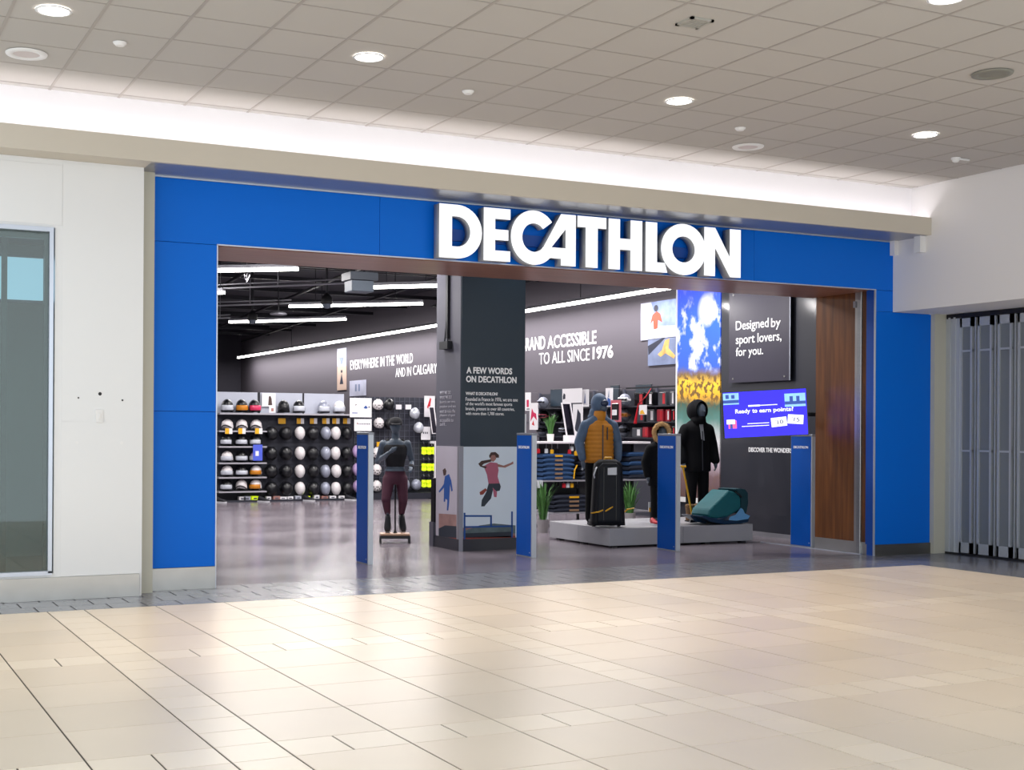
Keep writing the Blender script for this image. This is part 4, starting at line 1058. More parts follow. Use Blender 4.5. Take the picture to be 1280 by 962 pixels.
mb = MB(); rbox(mb, .06, .86, .33, .29, .05, .05, .02, steps=14, topround=.08, y0=-.10); ob('front_pocket', mb, 'bag_panel', bg_, local=True, smooth=True)
ob('zipper', MB().box(-.083, -.077, -.129, -.12, .10, .80).box(.083, .089, -.129, -.12, .10, .80), 'black_gloss', bg_, local=True)
ob('name_tag', MB().hexa([(-.03,-.135,.70),(.09,-.135,.70),(.09,-.12,.70),(-.03,-.12,.70)], [(-.03,-.133,.79),(.09,-.133,.80),(.09,-.12,.80),(-.03,-.12,.79)]), 'tag_white', bg_, local=True)
ob('top_handle', MB().tube([(-.05, 0, .88), (-.04, -.01, .925), (.04, -.01, .925), (.05, 0, .88)], .012, 6), 'yellow', bg_, local=True)
ob('strap', MB().tube([(-.235, -.06, .19), (-.15, -.125, .21), (-.09, -.13, .235)], [.008, .010, .008], 6), 'yellow', bg_, local=True)
ob('strap', MB().tube([(-.06, -.135, .22), (-.01, -.138, .25), (.04, -.137, .28)], [.009, .012, .007], 6), 'yellow', bg_, local=True)
ob('strap', MB().tube([(.22, -.03, .20), (.26, -.04, .24), (.36, -.02, .255)], [.010, .010, .006], 6), 'yellow', bg_, local=True)
ob('side_handle', MB().tube([(-.20, -.10, .66), (-.215, -.13, .70), (-.19, -.13, .78), (-.17, -.10, .80)], .010, 6), 'tag_white', bg_, local=True)
for q in (-1, 1): ob('wheel', MB().loft([[(q*.17 + xx, .07 + .032*cos(2*pi*i/14), .033 + .032*sin(2*pi*i/14)) for i in range(14)] for xx in (-.02, .02)]), 'black_gloss', bg_, local=True)

# ---- parka mannequins
def parka(name, label, loc, rotz, h, hem, furry, yaw=0.3, group='mannequins on the platform'):
    t = thing(name, label, 'mannequin', loc, rotz, group); s = h/1.74
    V = lambda x, y, z: (x*s, y*s, z*s)
    mb = MB()
    head(mb, V(0.02, -.055, 1.60), s*1.02, yaw)
    chain(mb, [V(0, 0, 1.50), V(0, .01, 1.38)], [.055*s, .065*s])
    oval(mb, [(z*s, 0, 0, rx*s, ry*s) for z, rx, ry in ((1.44, .09, .07), (1.38, .18, .10), (1.26, .19, .115), (1.10, .155, .10), (.95, .165, .11), (.86, .16, .10))])
    aR, aL = [V(-.19, 0, 1.32), V(-.27, .03, 1.08), V(-.27, -.05, .86)], [V(.19, 0, 1.32), V(.275, .03, 1.10), V(.29, -.05, .86)]
    for A in (aR, aL): chain(mb, A, [.055*s, .045*s, .03*s])
    hand(mb, aR[2], (.05, -.15, -1), (.3, -.9, .1), s); hand(mb, aL[2], (-.05, -.15, -1), (-.3, -.9, .1), s)
    for q in (-1, 1): chain(mb, [V(q*.09, 0, .87), V(q*.10, -.02, .48), V(q*.105, 0, .09)], [.095*s, .062*s, .045*s])
    ob('body', fuse(mb, .013, 4), 'mann_grey', t, local=True)
    mb = MB()
    for q in (-1, 1): chain(mb, [V(q*.085, 0, .86), V(q*.10, -.02, .48), V(q*.105, 0, .10)], [.11*s, .085*s, .07*s])
    ob('trousers', fuse(mb, .014, 4), 'trouser_black', t, local=True)
    mb = MB()
    oval(mb, [(z*s, 0, 0, rx*s, ry*s) for z, rx, ry in ((hem, .225, .165), (hem+.1, .222, .165), (1.0, .20, .15), (1.20, .205, .15), (1.30, .25, .14), (1.36, .235, .13), (1.41, .18, .115), (1.46, .11, .095))])
    for A in (aR, aL):
        chain(mb, [A[0], A[1], Vector(A[1]).lerp(Vector(A[2]), .98)], [.092*s, .085*s, .066*s])
    ob('jacket', fuse(mb, .014, 9), 'jacket_black', t, local=True)
    ob('zip', MB().hexa([V(-.006,-.172,hem+.02), V(.006,-.172,hem+.02), V(.006,-.15,hem+.02), V(-.006,-.15,hem+.02)], [V(-.006,-.158,1.30), V(.006,-.158,1.30), V(.006,-.14,1.30), V(-.006,-.14,1.30)]), 'zip', t, local=True)
    # hood: shell with a face opening
    f = Vector((sin(yaw), -cos(yaw), 0)); r_ = Vector((cos(yaw), sin(yaw), 0)); c_ = Vector(V(0, 0, 1.61))
    mb = MB(); n = 24; rings = []
    for k in range(9):
        u = k/8; rad_ = (.112 + .03*sin(pi*min(1, u*1.2)))*s if u < .9 else .10*s
        if k == 8: rad_ = .05*s
        cc = c_ + f*((.115 - .25*u)*s) - DZ*(.01*u*s)
        rings.append([cc + r_*(rad_*cos(2*pi*i/n)) + DZ*(rad_*1.18*sin(2*pi*i/n)) for i in range(n)])
    mb.loft(rings, cap=False); mb.f.append(tuple(len(mb.v)-n+i for i in range(n)))
    inner = []
    for k in range(4): 
        cc = c_ + f*((.115 - .05*k)*s); inner.append([cc + r_*((.10)*s*cos(2*pi*i/n)) + DZ*(.118*s*sin(2*pi*i/n)) for i in range(n)])
    mb.loft(inner, cap=False)
    ob('hood', mb, 'jacket_black', t, local=True, smooth=True)
    mb = MB(); oval(mb, [(z*s, f.x*.02*s, -.03*s, rx*s, ry*s) for z, rx, ry in ((1.40, .13, .11), (1.46, .115, .11), (1.52, .105, .11))], 20)
    ob('collar', mb, 'jacket_black', t, local=True, smooth=True)
    if furry:
        mb = MB(); random.seed(3)
        cc = c_ + f*.12*s
        pts = [cc + r_*(.135*s*cos(a)) + DZ*(.155*s*sin(a)) for a in [2*pi*i/28 for i in range(29)]]
        mb.tube(pts, [.042*s*random.uniform(.85, 1.15) for _ in pts], 8)
        for q in pts[:-1]:
            for _ in range(10):
                d = Vector((random.gauss(0, 1), random.gauss(0, 1), random.gauss(0, 1))).normalized()
                b_ = q + d*.02*s; w = d.orthogonal().normalized()*.005
                mb.add([b_+w, b_-w, b_+d.cross(w).normalized()*.005, q+d*.07*s], [(0,1,3),(1,2,3),(2,0,3)])
        ob('fur_trim', mb, 'fur', t, local=True)
    else:
        ob('scarf_front', MB().hexa([V(-.015,-.158,1.18), V(.035,-.158,1.16), V(.035,-.14,1.16), V(-.015,-.14,1.18)], [V(-.035,-.125,1.44), V(.025,-.125,1.44), V(.025,-.10,1.44), V(-.035,-.10,1.44)]), 'mann_light', t, local=True)
    for q in (-1, 1):
        s1, s2 = MB(), MB(); shoe(s1, s2, (q*.11*s, -.01*s, .026), (q*.12, -1, 0), 1.15*s)
        s_ = ob('shoe', s1, 'shoe_black', t, local=True, smooth=True); ob('sole', s2, 'shoe_black', s_, local=True)
    return t
p = onY(825, 560, 14.72)
parka('mannequin', 'small mannequin in a black coat with a tan fur trimmed hood half behind a pedestal', (p.x, 14.72, PZ), RAD(-8), 1.36, .66, True, -.25)
p = onY(871, 560, 15.28)
parka('mannequin', 'mannequin in a long black hooded parka in front of the mountain poster', (p.x, 15.28, PZ), RAD(-6), 1.72, .70, False, .15)
# fur boots, stick, yellow and red bits on the platform
def boot(mb, x, y, z, s): 
    mb.lathe([(.055*s, 0), (.06*s, .02*s), (.052*s, .09*s), (.06*s, .17*s), (.068*s, .22*s), (.05*s, .235*s)], (x, y, z), 14)
    mb.ell((x+.0, y-.06*s, z+.04*s), (.052*s, .085*s, .042*s), 12, 8)
for k, (px, lb_) in enumerate(((862, 'brown fur winter boot next to the pedestal edge'), (872, 'brown fur winter boot behind the teal sled'))):
    p = onY(px, 652, 14.84)
    bt = thing('winter_boot', lb_, 'boot', (p.x, 14.84, PZ), 0, 'brown fur boots')
    mb = MB(); boot(mb, 0, 0, .012, 1.0)
    M('fur_brown', (112, 84, 58), .9, var=.3, vscale=60, bump=.7, bscale=150)
    ob('upper', fuse(mb, .01, 2), 'fur_brown', bt, local=True)
    ob('sole', MB().box(p.x-.05, p.x+.05, 14.84-.14, 14.84+.05, PZ, PZ+.018), 'shoe_black', bt)
a, b = onY(853.5, 583, 14.66), onY(866, 649, 14.66)
sk = thing('shovel_handle', 'orange pole standing beside the pedestal and the sled', 'pole', (b.x, 14.66, PZ))
ob('shaft', MB().tube([(b.x, 14.66, PZ+.05), (a.x, 14.66, a.z)], .013, 8), 'yellow', sk)
ob('grip', MB().tube([(a.x-.05, 14.66, a.z), (a.x+.05, 14.66, a.z)], .014, 8), 'yellow', sk)
ob('blade', MB().hexa([(b.x-.06, 14.64, PZ), (b.x+.06, 14.64, PZ), (b.x+.06, 14.67, PZ), (b.x-.06, 14.67, PZ)], [(b.x-.03, 14.65, PZ+.08), (b.x+.03, 14.65, PZ+.08), (b.x+.03, 14.67, PZ+.08), (b.x-.03, 14.67, PZ+.08)]), 'black_gloss', sk)
M('red', (190, 24, 40), .5)
p = onY(817, 657, 14.40)
rs = thing('red_shoe', 'small red shoe at the feet of the fur hooded mannequin', 'shoe', (p.x, 14.40, PZ), RAD(-35))
s1, s2 = MB(), MB(); shoe(s1, s2, (0, 0, .02), (.5, -1, 0), .85)
ob('upper', s1, 'red', rs, local=True, smooth=True); ob('sole', s2, 'tag_white', rs, local=True)
p = onY(813, 636, 14.98)
yt = thing('price_stand', 'small white and yellow price card standing between the mannequins', 'price card', (p.x, 14.98, PZ))
ob('card', MB().box(p.x-.03, p.x+.03, 14.975, 14.985, PZ+.14, PZ+.28), 'tag_white', yt); ob('band', MB().box(p.x-.03, p.x+.03, 14.972, 14.975, PZ+.14, PZ+.20), 'yellow', yt); ob('stem', MB().box(p.x-.006, p.x+.006, 14.975, 14.985, PZ, PZ+.14), 'black', yt)

# ---- teal snow sled
p = onY(894.5, 650, 14.36)
M('teal', (12, 96, 104), .55, var=.06, vscale=12); M('teal_dark', (8, 58, 68), .6); M('hull', (10, 44, 72), .35); M('ice_blue', (104, 164, 214), .4)
sl_ = thing('snow_sled', 'teal padded snow sled with dark blue hull and pale blue side', 'sled', (p.x, 14.36, PZ), RAD(4))
def zz(x, y): return ((x - 310)/5.345/1600*17.25/.93, (912 - y)/5.345/1600*17.25)   # side view measured in the photo
def side_prism(pts, y0, y1, inset=.0):
    q = [zz(*a) for a in pts]
    return MB().prism(q, lambda a: (a[0], y0, a[1]), lambda a: (a[0], y1, a[1]))
hull = [(105, 850), (130, 846), (200, 862), (270, 878), (340, 884), (420, 890), (512, 872), (505, 900), (440, 910), (330, 910), (250, 904), (180, 885)]
ob('hull', side_prism(hull, -.20, .22), 'hull', sl_, local=True, bevel=.006)
for y0, y1 in ((-.205, -.19), (.21, .225)):
    ob('side_panel', side_prism([(338, 882), (352, 858), (400, 846), (440, 802), (455, 812), (470, 840), (515, 858), (500, 878), (400, 888)], y0, y1), 'ice_blue', sl_, local=True)
seat = [(176, 845), (192, 806), (230, 775), (300, 720), (350, 678), (392, 690), (440, 712), (452, 740), (455, 800), (430, 822), (350, 858), (260, 868), (190, 862)]
ob('cushion', side_prism(seat, -.17, .19), 'teal', sl_, local=True, bevel=.035, seg=3)
ob('seat_back', side_prism([(455, 800), (452, 735), (420, 690), (400, 672), (450, 668), (490, 676), (512, 700), (515, 770), (500, 840), (470, 845)], -.17, .19), 'teal_dark', sl_, local=True, bevel=.015, seg=2)
ob('brake_lever', MB().tube([(zz(400, 690)[0], -.18, zz(400, 690)[1]), (zz(425, 712)[0], -.20, zz(425, 712)[1]), (zz(450, 727)[0], -.18, zz(450, 727)[1])], .012, 8), 'black_gloss', sl_, local=True)
ob('front_ski', MB().tube([(zz(110, 848)[0], .01, zz(110, 848)[1]), (zz(150, 875)[0], .01, zz(150, 880)[1]), (zz(230, 905)[0], .01, .03)], [.02, .03, .02], 8, .6), 'hull', sl_, local=True)

# =================================================================== GONDOLA WITH FOLDED CLOTHES
GY = 17.6; GX0, GX1 = 10.25, 12.50
gd = thing('shelf_unit', 'low shelf unit with white top and folded dark clothes behind the mannequins', 'shelf unit', ((GX0+GX1)/2, GY+.25, 0))
M('shelf_white', (226, 222, 226), .4); M('shelf_grey', (166, 164, 172), .4, .3); M('pants_blue', (26, 62, 104), .8, var=.1, vscale=14); M('pants_navy', (18, 26, 44), .8); M('strap_brown', (140, 110, 84), .7)
ob('top', MB().box(GX0, GX1, GY, GY+.5, 1.325, 1.36), 'shelf_white', gd, bevel=.003)
for z in (.74, .22): ob('shelf', MB().box(GX0+.02, GX1-.02, GY+.02, GY+.48, z-.025, z), 'shelf_grey', gd)
for x in (GX0+.02, (GX0+GX1)/2, GX1-.05): ob('upright', MB().box(x, x+.03, GY+.46, GY+.5, 0, 1.325), 'dark_metal', gd)
ob('back_panel', MB().box(GX0+.05, GX1-.05, GY+.485, GY+.495, .25, 1.32), 'shop_black', gd)
for x in (GX0+.05, GX1-.1): ob('foot', MB().box(x, x+.05, GY+.05, GY+.48, 0, .04), 'dark_metal', gd)
def folded(x, y, z, w, d, h, m_, lab, grp, brown=False, yellow=False):
    t = thing('folded_trousers', lab, 'trousers', (x, y, z), 0, grp)
    mb = MB(); n = 5; rings = []
    for k in range(9):
        xx = -w/2 + w*k/8; e = 1 - .35*(abs(k-4)/4)**6
        rings.append([(xx, -d/2 + .0, 0), (xx, -d/2-.012, h*.5*e), (xx, -d/2, h*e), (xx, d/2, h*e), (xx, d/2, 0)])
    mb.loft(rings); ob('fabric', mb, m_, t, local=True, smooth=False)
    if brown: ob('waist_label', MB().box(-w*.12, w*.12, -d/2-.016, -d/2-.006, h*.25, h*.7), 'yellow' if yellow else 'strap_brown', t, local=True)
    return t
ordn = ['lowest', 'second', 'third', 'fourth', 'fifth', 'topmost']
for cidx, (pa, pb) in enumerate(((671, 710), )):
    a, b = onY(672, 590, GY+.2), onY(711, 590, GY+.2)
    for k in range(6):
        folded((a.x+b.x)/2, GY+.22, .742+.071*k, b.x-a.x, .36, .067, 'pants_blue', '%s pair of blue trousers in the stack beside the picture column' % ordn[k], 'stack of blue trousers', True, k == 5)
a, b = onY(686, 630, GY+.2), onY(735, 630, GY+.2)
for k in range(4):
    folded((a.x+b.x)/2, GY+.22, .222+.07*k, b.x-a.x, .36, .066, 'pants_navy', '%s pair of black trousers in the stack on the bottom shelf' % ordn[min(k, 5) if k < 3 else 5], 'stack of black trousers', True, k == 3)
a, b = onY(716, 590, GY+.2), onY(738, 590, GY+.2)
for k in range(4):
    folded((a.x+b.x)/2+.1, GY+.22, .742+.075*k, .42, .36, .07, 'pants_navy', '%s pair of black trousers behind the sleeve of the mustard mannequin' % ordn[min(k, 5) if k < 3 else 5], 'black trousers behind the mustard mannequin', False)
a, b = onY(782, 590, GY+.2), onY(801, 590, GY+.2)
for k in range(6):
    folded((a.x+b.x)/2, GY+.22, .742+.075*k, .40, .36, .068, 'pants_blue' if k % 2 else 'pants_navy', '%s folded trousers in the stack between the mustard and fur hooded mannequins' % ordn[k], 'stack between the mannequins', False)
ob('strap_loop', MB().tube([(onY(717, 592, GY+.02).x, GY+.01, .76), (onY(718, 580, GY+.02).x, GY+.01, .90), (onY(722, 573, GY).x, GY+.01, .98)], .012, 6), 'yellow', gd)
for (px, py, lb_) in ((675, 605, 'upper small white price holder on the shelf edge near the plant'), (682, 644, 'lower small white price holder on the shelf edge near the plant')):
    p = onY(px, py, GY-.01)
    ph = thing('price_holder', lb_, 'price holder', (p.x, GY-.01, p.z))
    ob('card', MB().box(p.x-.05, p.x+.05, GY-.012, GY-.004, p.z-.06, p.z+.06), 'tag_white', ph); ob('clip', MB().box(p.x-.05, p.x+.05, GY-.004, GY-.001, p.z+.03, p.z+.05), 'shelf_grey', ph)
# plants
M('leaf', (70, 120, 54), .6, var=.2, vscale=10); M('pot_white', (232, 228, 224), .5); M('pot_grey', (150, 146, 148), .6); M('soil', (40, 30, 24), .9)
def grass_plant(label, x, y, z, h, spread, nb, pot_h, pot_r, potm, seed):
    t = thing('potted_grass', label, 'plant', (x, y, z), 0, 'potted grasses')
    ob('pot', MB().lathe([(pot_r*.78, 0), (pot_r, pot_h), (pot_r*.9, pot_h), (pot_r*.85, pot_h*.9)], (x, y, z), 16), potm, t, smooth=False)
    ob('soil', MB().lathe([(pot_r*.86, pot_h*.85), (pot_r*.86, pot_h*.88)], (x, y, z), 12), 'soil', t)
    random.seed(seed)
    for k in range(nb):
        a = random.uniform(0, 2*pi); r0 = random.uniform(0, pot_r*.6); hh = h*random.uniform(.55, 1); sp = spread*random.uniform(.1, 1)
        d = Vector((cos(a), sin(a), 0)); sd = Vector((-sin(a), cos(a), 0)); b0 = Vector((x, y, z+pot_h*.85)) + d*r0
        pts = [b0, b0 + d*sp*.25 + DZ*hh*.5, b0 + d*sp*.6 + DZ*hh*.85, b0 + d*sp + DZ*hh]
        ws_ = [.009, .011, .008, .001]; vv = []
        for q, w in zip(pts, ws_): vv += [q - sd*w, q + sd*w, q + d*.003]
        fs_ = []
        for i in range(3):
            fs_ += [(3*i, 3*i+1, 3*i+4, 3*i+3), (3*i+1, 3*i+2, 3*i+5, 3*i+4), (3*i+2, 3*i, 3*i+3, 3*i+5)]
        ob('leaf', MB().add(vv, fs_), 'leaf', t)
    return t
p = onY(688, 550, GY+.2)
grass_plant('potted grass in a white pot on the white shelf top', p.x, GY+.2, 1.36, .34, .13, 46, .12, .06, 'pot_white', 1)
p = onY(679, 652, 16.6)
grass_plant('tall potted grass on the floor behind the second pedestal', p.x, 16.6, 0, .62, .22, 60, .20, .09, 'pot_grey', 2)
p = onY(787, 640, 17.2)
grass_plant('potted grass on the floor seen beside the black travel bag', p.x, 17.2, 0, .55, .22, 50, .22, .10, 'pot_grey', 5)
# standing mirror on the white top
a, b = onY(701, 503, GY+.3), onY(722, 548, GY+.15)
mr = thing('shelf_mirror', 'small tilted white framed mirror on the white shelf top', 'mirror', ((a.x+b.x)/2, GY+.25, 1.36))
M('mirror', (120, 118, 130), .06, 1.0)
xa, xb, z0, z1 = a.x, b.x-.02, 1.46, a.z
ob('frame', MB().hexa([(xa+.05,GY+.20,z0),(xa+.07,GY+.20,z0),(xa+.07,GY+.22,z0),(xa+.05,GY+.22,z0)], [(xa,GY+.28,z1),(xa+.02,GY+.28,z1),(xa+.02,GY+.30,z1),(xa,GY+.30,z1)])
   .hexa([(xb,GY+.20,z0),(xb+.02,GY+.20,z0),(xb+.02,GY+.22,z0),(xb,GY+.22,z0)], [(xb-.05,GY+.28,z1),(xb-.03,GY+.28,z1),(xb-.03,GY+.30,z1),(xb-.05,GY+.30,z1)])
   .box(xa, xb-.03, GY+.28, GY+.30, z1-.02, z1), 'shelf_white', mr)
ob('glass', MB().hexa([(xa+.06,GY+.212,z0),(xb,GY+.212,z0),(xb,GY+.218,z0),(xa+.06,GY+.218,z0)], [(xa+.01,GY+.292,z1-.01),(xb-.04,GY+.292,z1-.01),(xb-.04,GY+.298,z1-.01),(xa+.01,GY+.298,z1-.01)]), 'mirror', mr)
ob('base_box', MB().box(xa+.05, xb+.03, GY+.14, GY+.30, 1.36, 1.46), 'shelf_white', mr)
# dark goods and small wares under the lowest shelf and on the middle rows
random.seed(11)
GC = [('red', 'red'), ('tag_white', 'white'), ('yellow', 'yellow'), ('black_gloss', 'black')]
spots = [(673, 563), (683, 563), (690, 564), (697, 563), (712, 564), (715, 560), (720, 566), (697, 604), (705, 606), (710, 606), (715, 606), (722, 607)]
for k, (px, py) in enumerate(spots):
    m_, cn = GC[k % 4]; row = 'hanging under the white shelf top' if py < 590 else 'hanging under the middle shelf'
    p = onY(px, py, GY+.06)
    top_ = 1.325 if py < 590 else .715
    t = thing('accessory', '%s small accessory %s, %s from the left' % (cn, row, ['first','second','third','fourth','fifth','sixth','seventh'][k if k < 7 else k-7]), 'accessory', (p.x, GY+.06, p.z), 0, 'small accessories on the shelf unit')
    ob('body', MB().box(p.x-.03, p.x+.03, GY+.05, GY+.08, p.z-.045, p.z+.03), m_, t, bevel=.008)
    ob('hook', MB().tube([(p.x, GY+.065, p.z+.02), (p.x, GY+.065, top_-.001)], .004, 5), 'shelf_grey', t)

# =================================================================== HELMET DISPLAY (far)
HY_ = 26.0
def hp(px, py, Y=HY_): return onY(px, py, Y)
M('slat_panel', (46, 48, 60), .6); M('slat_line', (78, 80, 94), .5); M('header_grey', (176, 180, 194), .5); M('h_black', (13, 14, 19), .35); M('h_white', (212, 207, 208), .4); M('h_grey', (146, 150, 166), .3, .2); M('h_lilac', (176, 148, 190), .4); M('h_silver', (196, 200, 210), .25, .3)
M('visor_pale', (186, 190, 200), .2); M('visor_amber', (190, 120, 30), .2); M('visor_pink', (200, 50, 90), .2); M('card_white', (226, 224, 228), .5); M('lime', (214, 240, 20), .5, emis=.25); M('sign_blue', (70, 86, 190), .4, emis=.15)
xl, xm, xr = hp(268, 600).x, hp(441, 600).x, hp(549, 600).x
hd = thing('helmet_display', 'dark slatted display wall with shelves full of helmets at the back', 'display', ((xl+xm)/2, HY_+.1, 0))
zt = 2.30; zs = 1.86
ob('back_panel', MB().box(xl, xm, HY_, HY_+.08, 0, zs), 'slat_panel', hd)
for k in range(16): 
    z = .30 + k*.095
    ob('slat', MB().box(hp(334, 560).x, xm, HY_-.012, HY_, z, z+.07), 'slat_panel', hd)
hx = [xl, hp(322, 500).x, hp(325, 500).x, hp(378, 500).x, hp(380, 500).x, hp(430, 500).x]
for k in range(3): ob('header_panel', MB().box(hx[2*k], hx[2*k+1], HY_, HY_+.04, zs, zt), 'header_grey', hd)
for k in (1, 3): ob('header_post', MB().box(hx[k], hx[k+1], HY_-.01, HY_+.06, zs, zt), 'dark_metal', hd)
ob('top_shelf', MB().box(xl, xm, HY_-.38, HY_, zs-.035, zs), 'shelf_grey', hd)
shelf_z = [hp(300, y_, HY_-.34).z for y_ in (538, 557.5, 578, 596, 613.8)]
xs1 = hp(333, 560, HY_-.3).x
for z in shelf_z: ob('shelf', MB().box(xl, xs1, HY_-.34, HY_, z-.03, z), 'shelf_grey', hd)
ob('plinth', MB().box(xl, xm, HY_-.30, HY_, 0, .04), 'shop_black', hd)
# second bay with grid wall
gdw = thing('grid_display', 'dark wire grid display wall behind the running mannequin', 'display', ((xm+xr)/2, HY_+.1, 0))
ob('back_panel', MB().box(xm+.02, xr, HY_+.03, HY_+.08, 0, 2.25), 'slat_panel', gdw)
for k in range(16): ob('wire', MB().box(xm+.02, xr, HY_+.015, HY_+.03, .2+.13*k, .215+.13*k), 'slat_line', gdw)
for k in range(18): 
    x = xm + .03 + (xr-xm-.06)*k/17
    ob('wire', MB().box(x, x+.014, HY_+.005, HY_+.015, .2, 2.25), 'slat_line', gdw)
ob('base_deck', MB().box(xm+.02, xr, HY_-.40, HY_, 0, .14), 'shop_black', gdw)

# helmets: shell with ear drop, visor, strap, vents
def shell_mesh(mat, open_front=True):
    mb = MB(); n = 20; rings = []
    for k in range(8):
        ph = pi/2*(1 - k/7)
        ring = []
        for i in range(n):
            a = 2*pi*i/n; fr = max(0, -sin(a))     # front = -y
            low = -.075 + .075*fr**1.5
            z = .125*sin(ph) if k < 6 else (.125*sin(ph)*(7-k) + low*(k-5))/2 if k == 6 else low
            r_ = max(.02, cos(ph)) if k < 6 else (1.0 if k == 6 else .95)
            ring.append((.115*r_*cos(a), .135*r_*sin(a), z + .085))
        rings.append(ring)
    mb.loft(rings); me = mb.mesh('shell', smooth=True); me.materials.append(MATS[mat]); return me
def visor_mesh(mat):
    mb = MB(); rings = []
    for k in range(9):
        a = RAD(-160 + 140*k/8)
        rings.append([(.119*cos(a)*q, .139*sin(a)*q - (.006 if q > 1 else 0), z) for q, z in ((1.0, .03), (1.05, .045), (1.05, .10), (1.0, .115), (.93, .10), (.93, .04))])
    mb.loft(rings); me = mb.mesh('visor', smooth=True); me.materials.append(MATS[mat]); return me
def brim_mesh(mat):
    mb = MB(); n = 20
    mb.loft([[(.118*q*cos(2*pi*i/n), .138*q*sin(2*pi*i/n), z + .075*max(0, -sin(2*pi*i/n))**1.5) for i in range(n)] for q, z in ((.96, .005), (1.02, .012), (1.02, .024), (.96, .03))], cap=False)
    me = mb.mesh('rim', smooth=True); me.materials.append(MATS[mat]); return me
def strap_mesh(mat):
    mb = MB(); mb.tube([(-.095, .0, .02), (-.07, -.01, -.05), (0, -.02, -.085), (.07, -.01, -.05), (.095, 0, .02)], .007, 5)
    me = mb.mesh('strap'); me.materials.append(MATS[mat]); return me
def vents_mesh():
    mb = MB()
    for (x, z) in ((-.04, .16), (.04, .16), (-.06, .12), (.06, .12), (0, .185), (-.045, .20), (.045, .20)):
        pass
    me = None
    # round holes over the crown
    for az, el in ((-60, 35), (-90, 30), (-120, 35), (-75, 58), (-105, 58), (90, 40), (50, 38), (130, 38), (-150, 40), (-30, 40)):
        d = Vector((.117*cos(RAD(el))*cos(RAD(az)), .137*cos(RAD(el))*sin(RAD(az)), .127*sin(RAD(el)))); c_ = d + DZ*.085
        nrm = d.normalized(); a = nrm.orthogonal().normalized(); b = nrm.cross(a)
        mb.loft([[c_ + a*(.013*cos(q*pi/4)) + b*(.013*sin(q*pi/4)) + nrm*t_ for q in range(8)] for t_ in (-.01, .003)])
    me = mb.mesh('vents'); me.materials.append(MATS['h_black']); return me
MC = {}
def part_mesh(kind, mat):
    if (kind, mat) not in MC:
        MC[(kind, mat)] = {'shell': shell_mesh, 'visor': visor_mesh, 'rim': brim_mesh, 'strap': strap_mesh}[kind](mat) if kind != 'vents' else vents_mesh()
    return MC[(kind, mat)]
def helmet(label, loc, rot, sh, vi=None, vents=False, grp='helmets on the display wall', sc_=1.0):
    t = link('helmet', None, None, loc); t.rotation_euler = rot; t.empty_display_size = .05; t.scale = sc_ if isinstance(sc_, tuple) else (sc_, sc_, sc_)
    tag(t, label, 'helmet', grp)
    link('shell', part_mesh('shell', sh), t); link("rim", part_mesh("rim", "h_black"), t)
    if abs(rot[0]) > .1: link('strap', part_mesh('strap', 'h_black'), t)
    if vi: link('visor', part_mesh('visor', vi), t)
    if vents:
        link('vents', part_mesh('vents', 'h_black'), t)
    return t
CN = {'h_black': 'black', 'h_white': 'white', 'h_grey': 'grey', 'h_lilac': 'lilac', 'h_silver': 'silver'}
# top shelf
for k, (px, sh, vi, lb_) in enumerate(((284, 'h_black', 'visor_pale', 'black helmet with silver visor, leftmost on the top shelf'), (302, 'h_black', 'visor_amber', 'black helmet with amber visor on the top shelf'), (318, 'h_black', 'visor_pink', 'black helmet with pink visor on the top shelf'),
      (354.5, 'h_black', None, 'black helmet beside the white photo card on the top shelf'), (373.5, 'h_black', 'visor_pale', 'black helmet with grey visor on the top shelf right of the white card'), (404.5, 'h_grey', 'visor_pale', 'grey helmet with pale visor on the top shelf'), (424, 'h_white', 'visor_pale', 'white helmet with pale visor, rightmost on the top shelf'))):
    helmet(lb_, (hp(px, 510, HY_-.2).x, HY_-.2, zs + (.012 if vi else .012)), (0, 0, RAD(random.uniform(-25, 5))), sh, vi, sc_=(1.1, 1.1, 1.3))
# shelf helmets
SH = [[('h_white', None), ('h_white', None), ('h_white', None)], [('h_black', 'visor_pale'), ('h_black', 'visor_pale'), ('h_black', 'visor_pale')], [('h_white', 'visor_pale'), ('h_black', 'visor_pale'), ('h_lilac', 'visor_pale')],
      [('h_white', 'visor_pale'), ('h_black', 'visor_pale'), ('h_white', 'visor_amber')], [('h_black', 'visor_pale'), ('h_white', None), ('h_white', 'visor_amber')]]
rown = ['first', 'second', 'third', 'fourth', 'lowest']; coln = ['left', 'middle', 'right']
for r_ in range(5):
    for c_ in range(3):
        sh, vi = SH[r_][c_]
        helmet('%s helmet, %s of three on the %s short shelf' % (CN[sh], coln[c_], rown[r_]), (hp((284, 302, 320)[c_], 560, HY_-.17).x, HY_-.17, shelf_z[r_]+.012), (0, 0, RAD((-35, -20, -30)[c_] + random.uniform(-10, 10))), sh, vi, sc_=1.08)
# hanging helmets, crown to the viewer
hc = [(339, 'h_black'), (357, 'h_black'), (374, 'h_white'), (390.5, 'h_black'), (406, 'h_grey'), (419, 'h_white'), (432.5, 'h_black'), (446, 'h_lilac')]
colw = ['first', 'second', 'third', 'fourth', 'fifth', 'sixth', 'seventh', 'eighth']; hrow = ['top', 'second', 'third', 'bottom']
for c_, (px, sh) in enumerate(hc):
    for r_, py in enumerate((541, 566, 588.5, 610)):
        if c_ == 7 and r_ == 0: continue
        y2 = py + (0 if c_ < 7 else -2)
        p = hp(px, y2, HY_-.16)
        helmet('%s helmet hanging in the %s row, %s column right of the short shelves' % (CN[sh], hrow[r_], colw[c_]), (p.x, HY_-.125, p.z-.02), (RAD(78), 0, RAD(random.uniform(-8, 8))), sh, None, sc_=(.92 if sh != 'h_black' else .96 if c_ == 6 else 1.12, 1.1, 1.0))
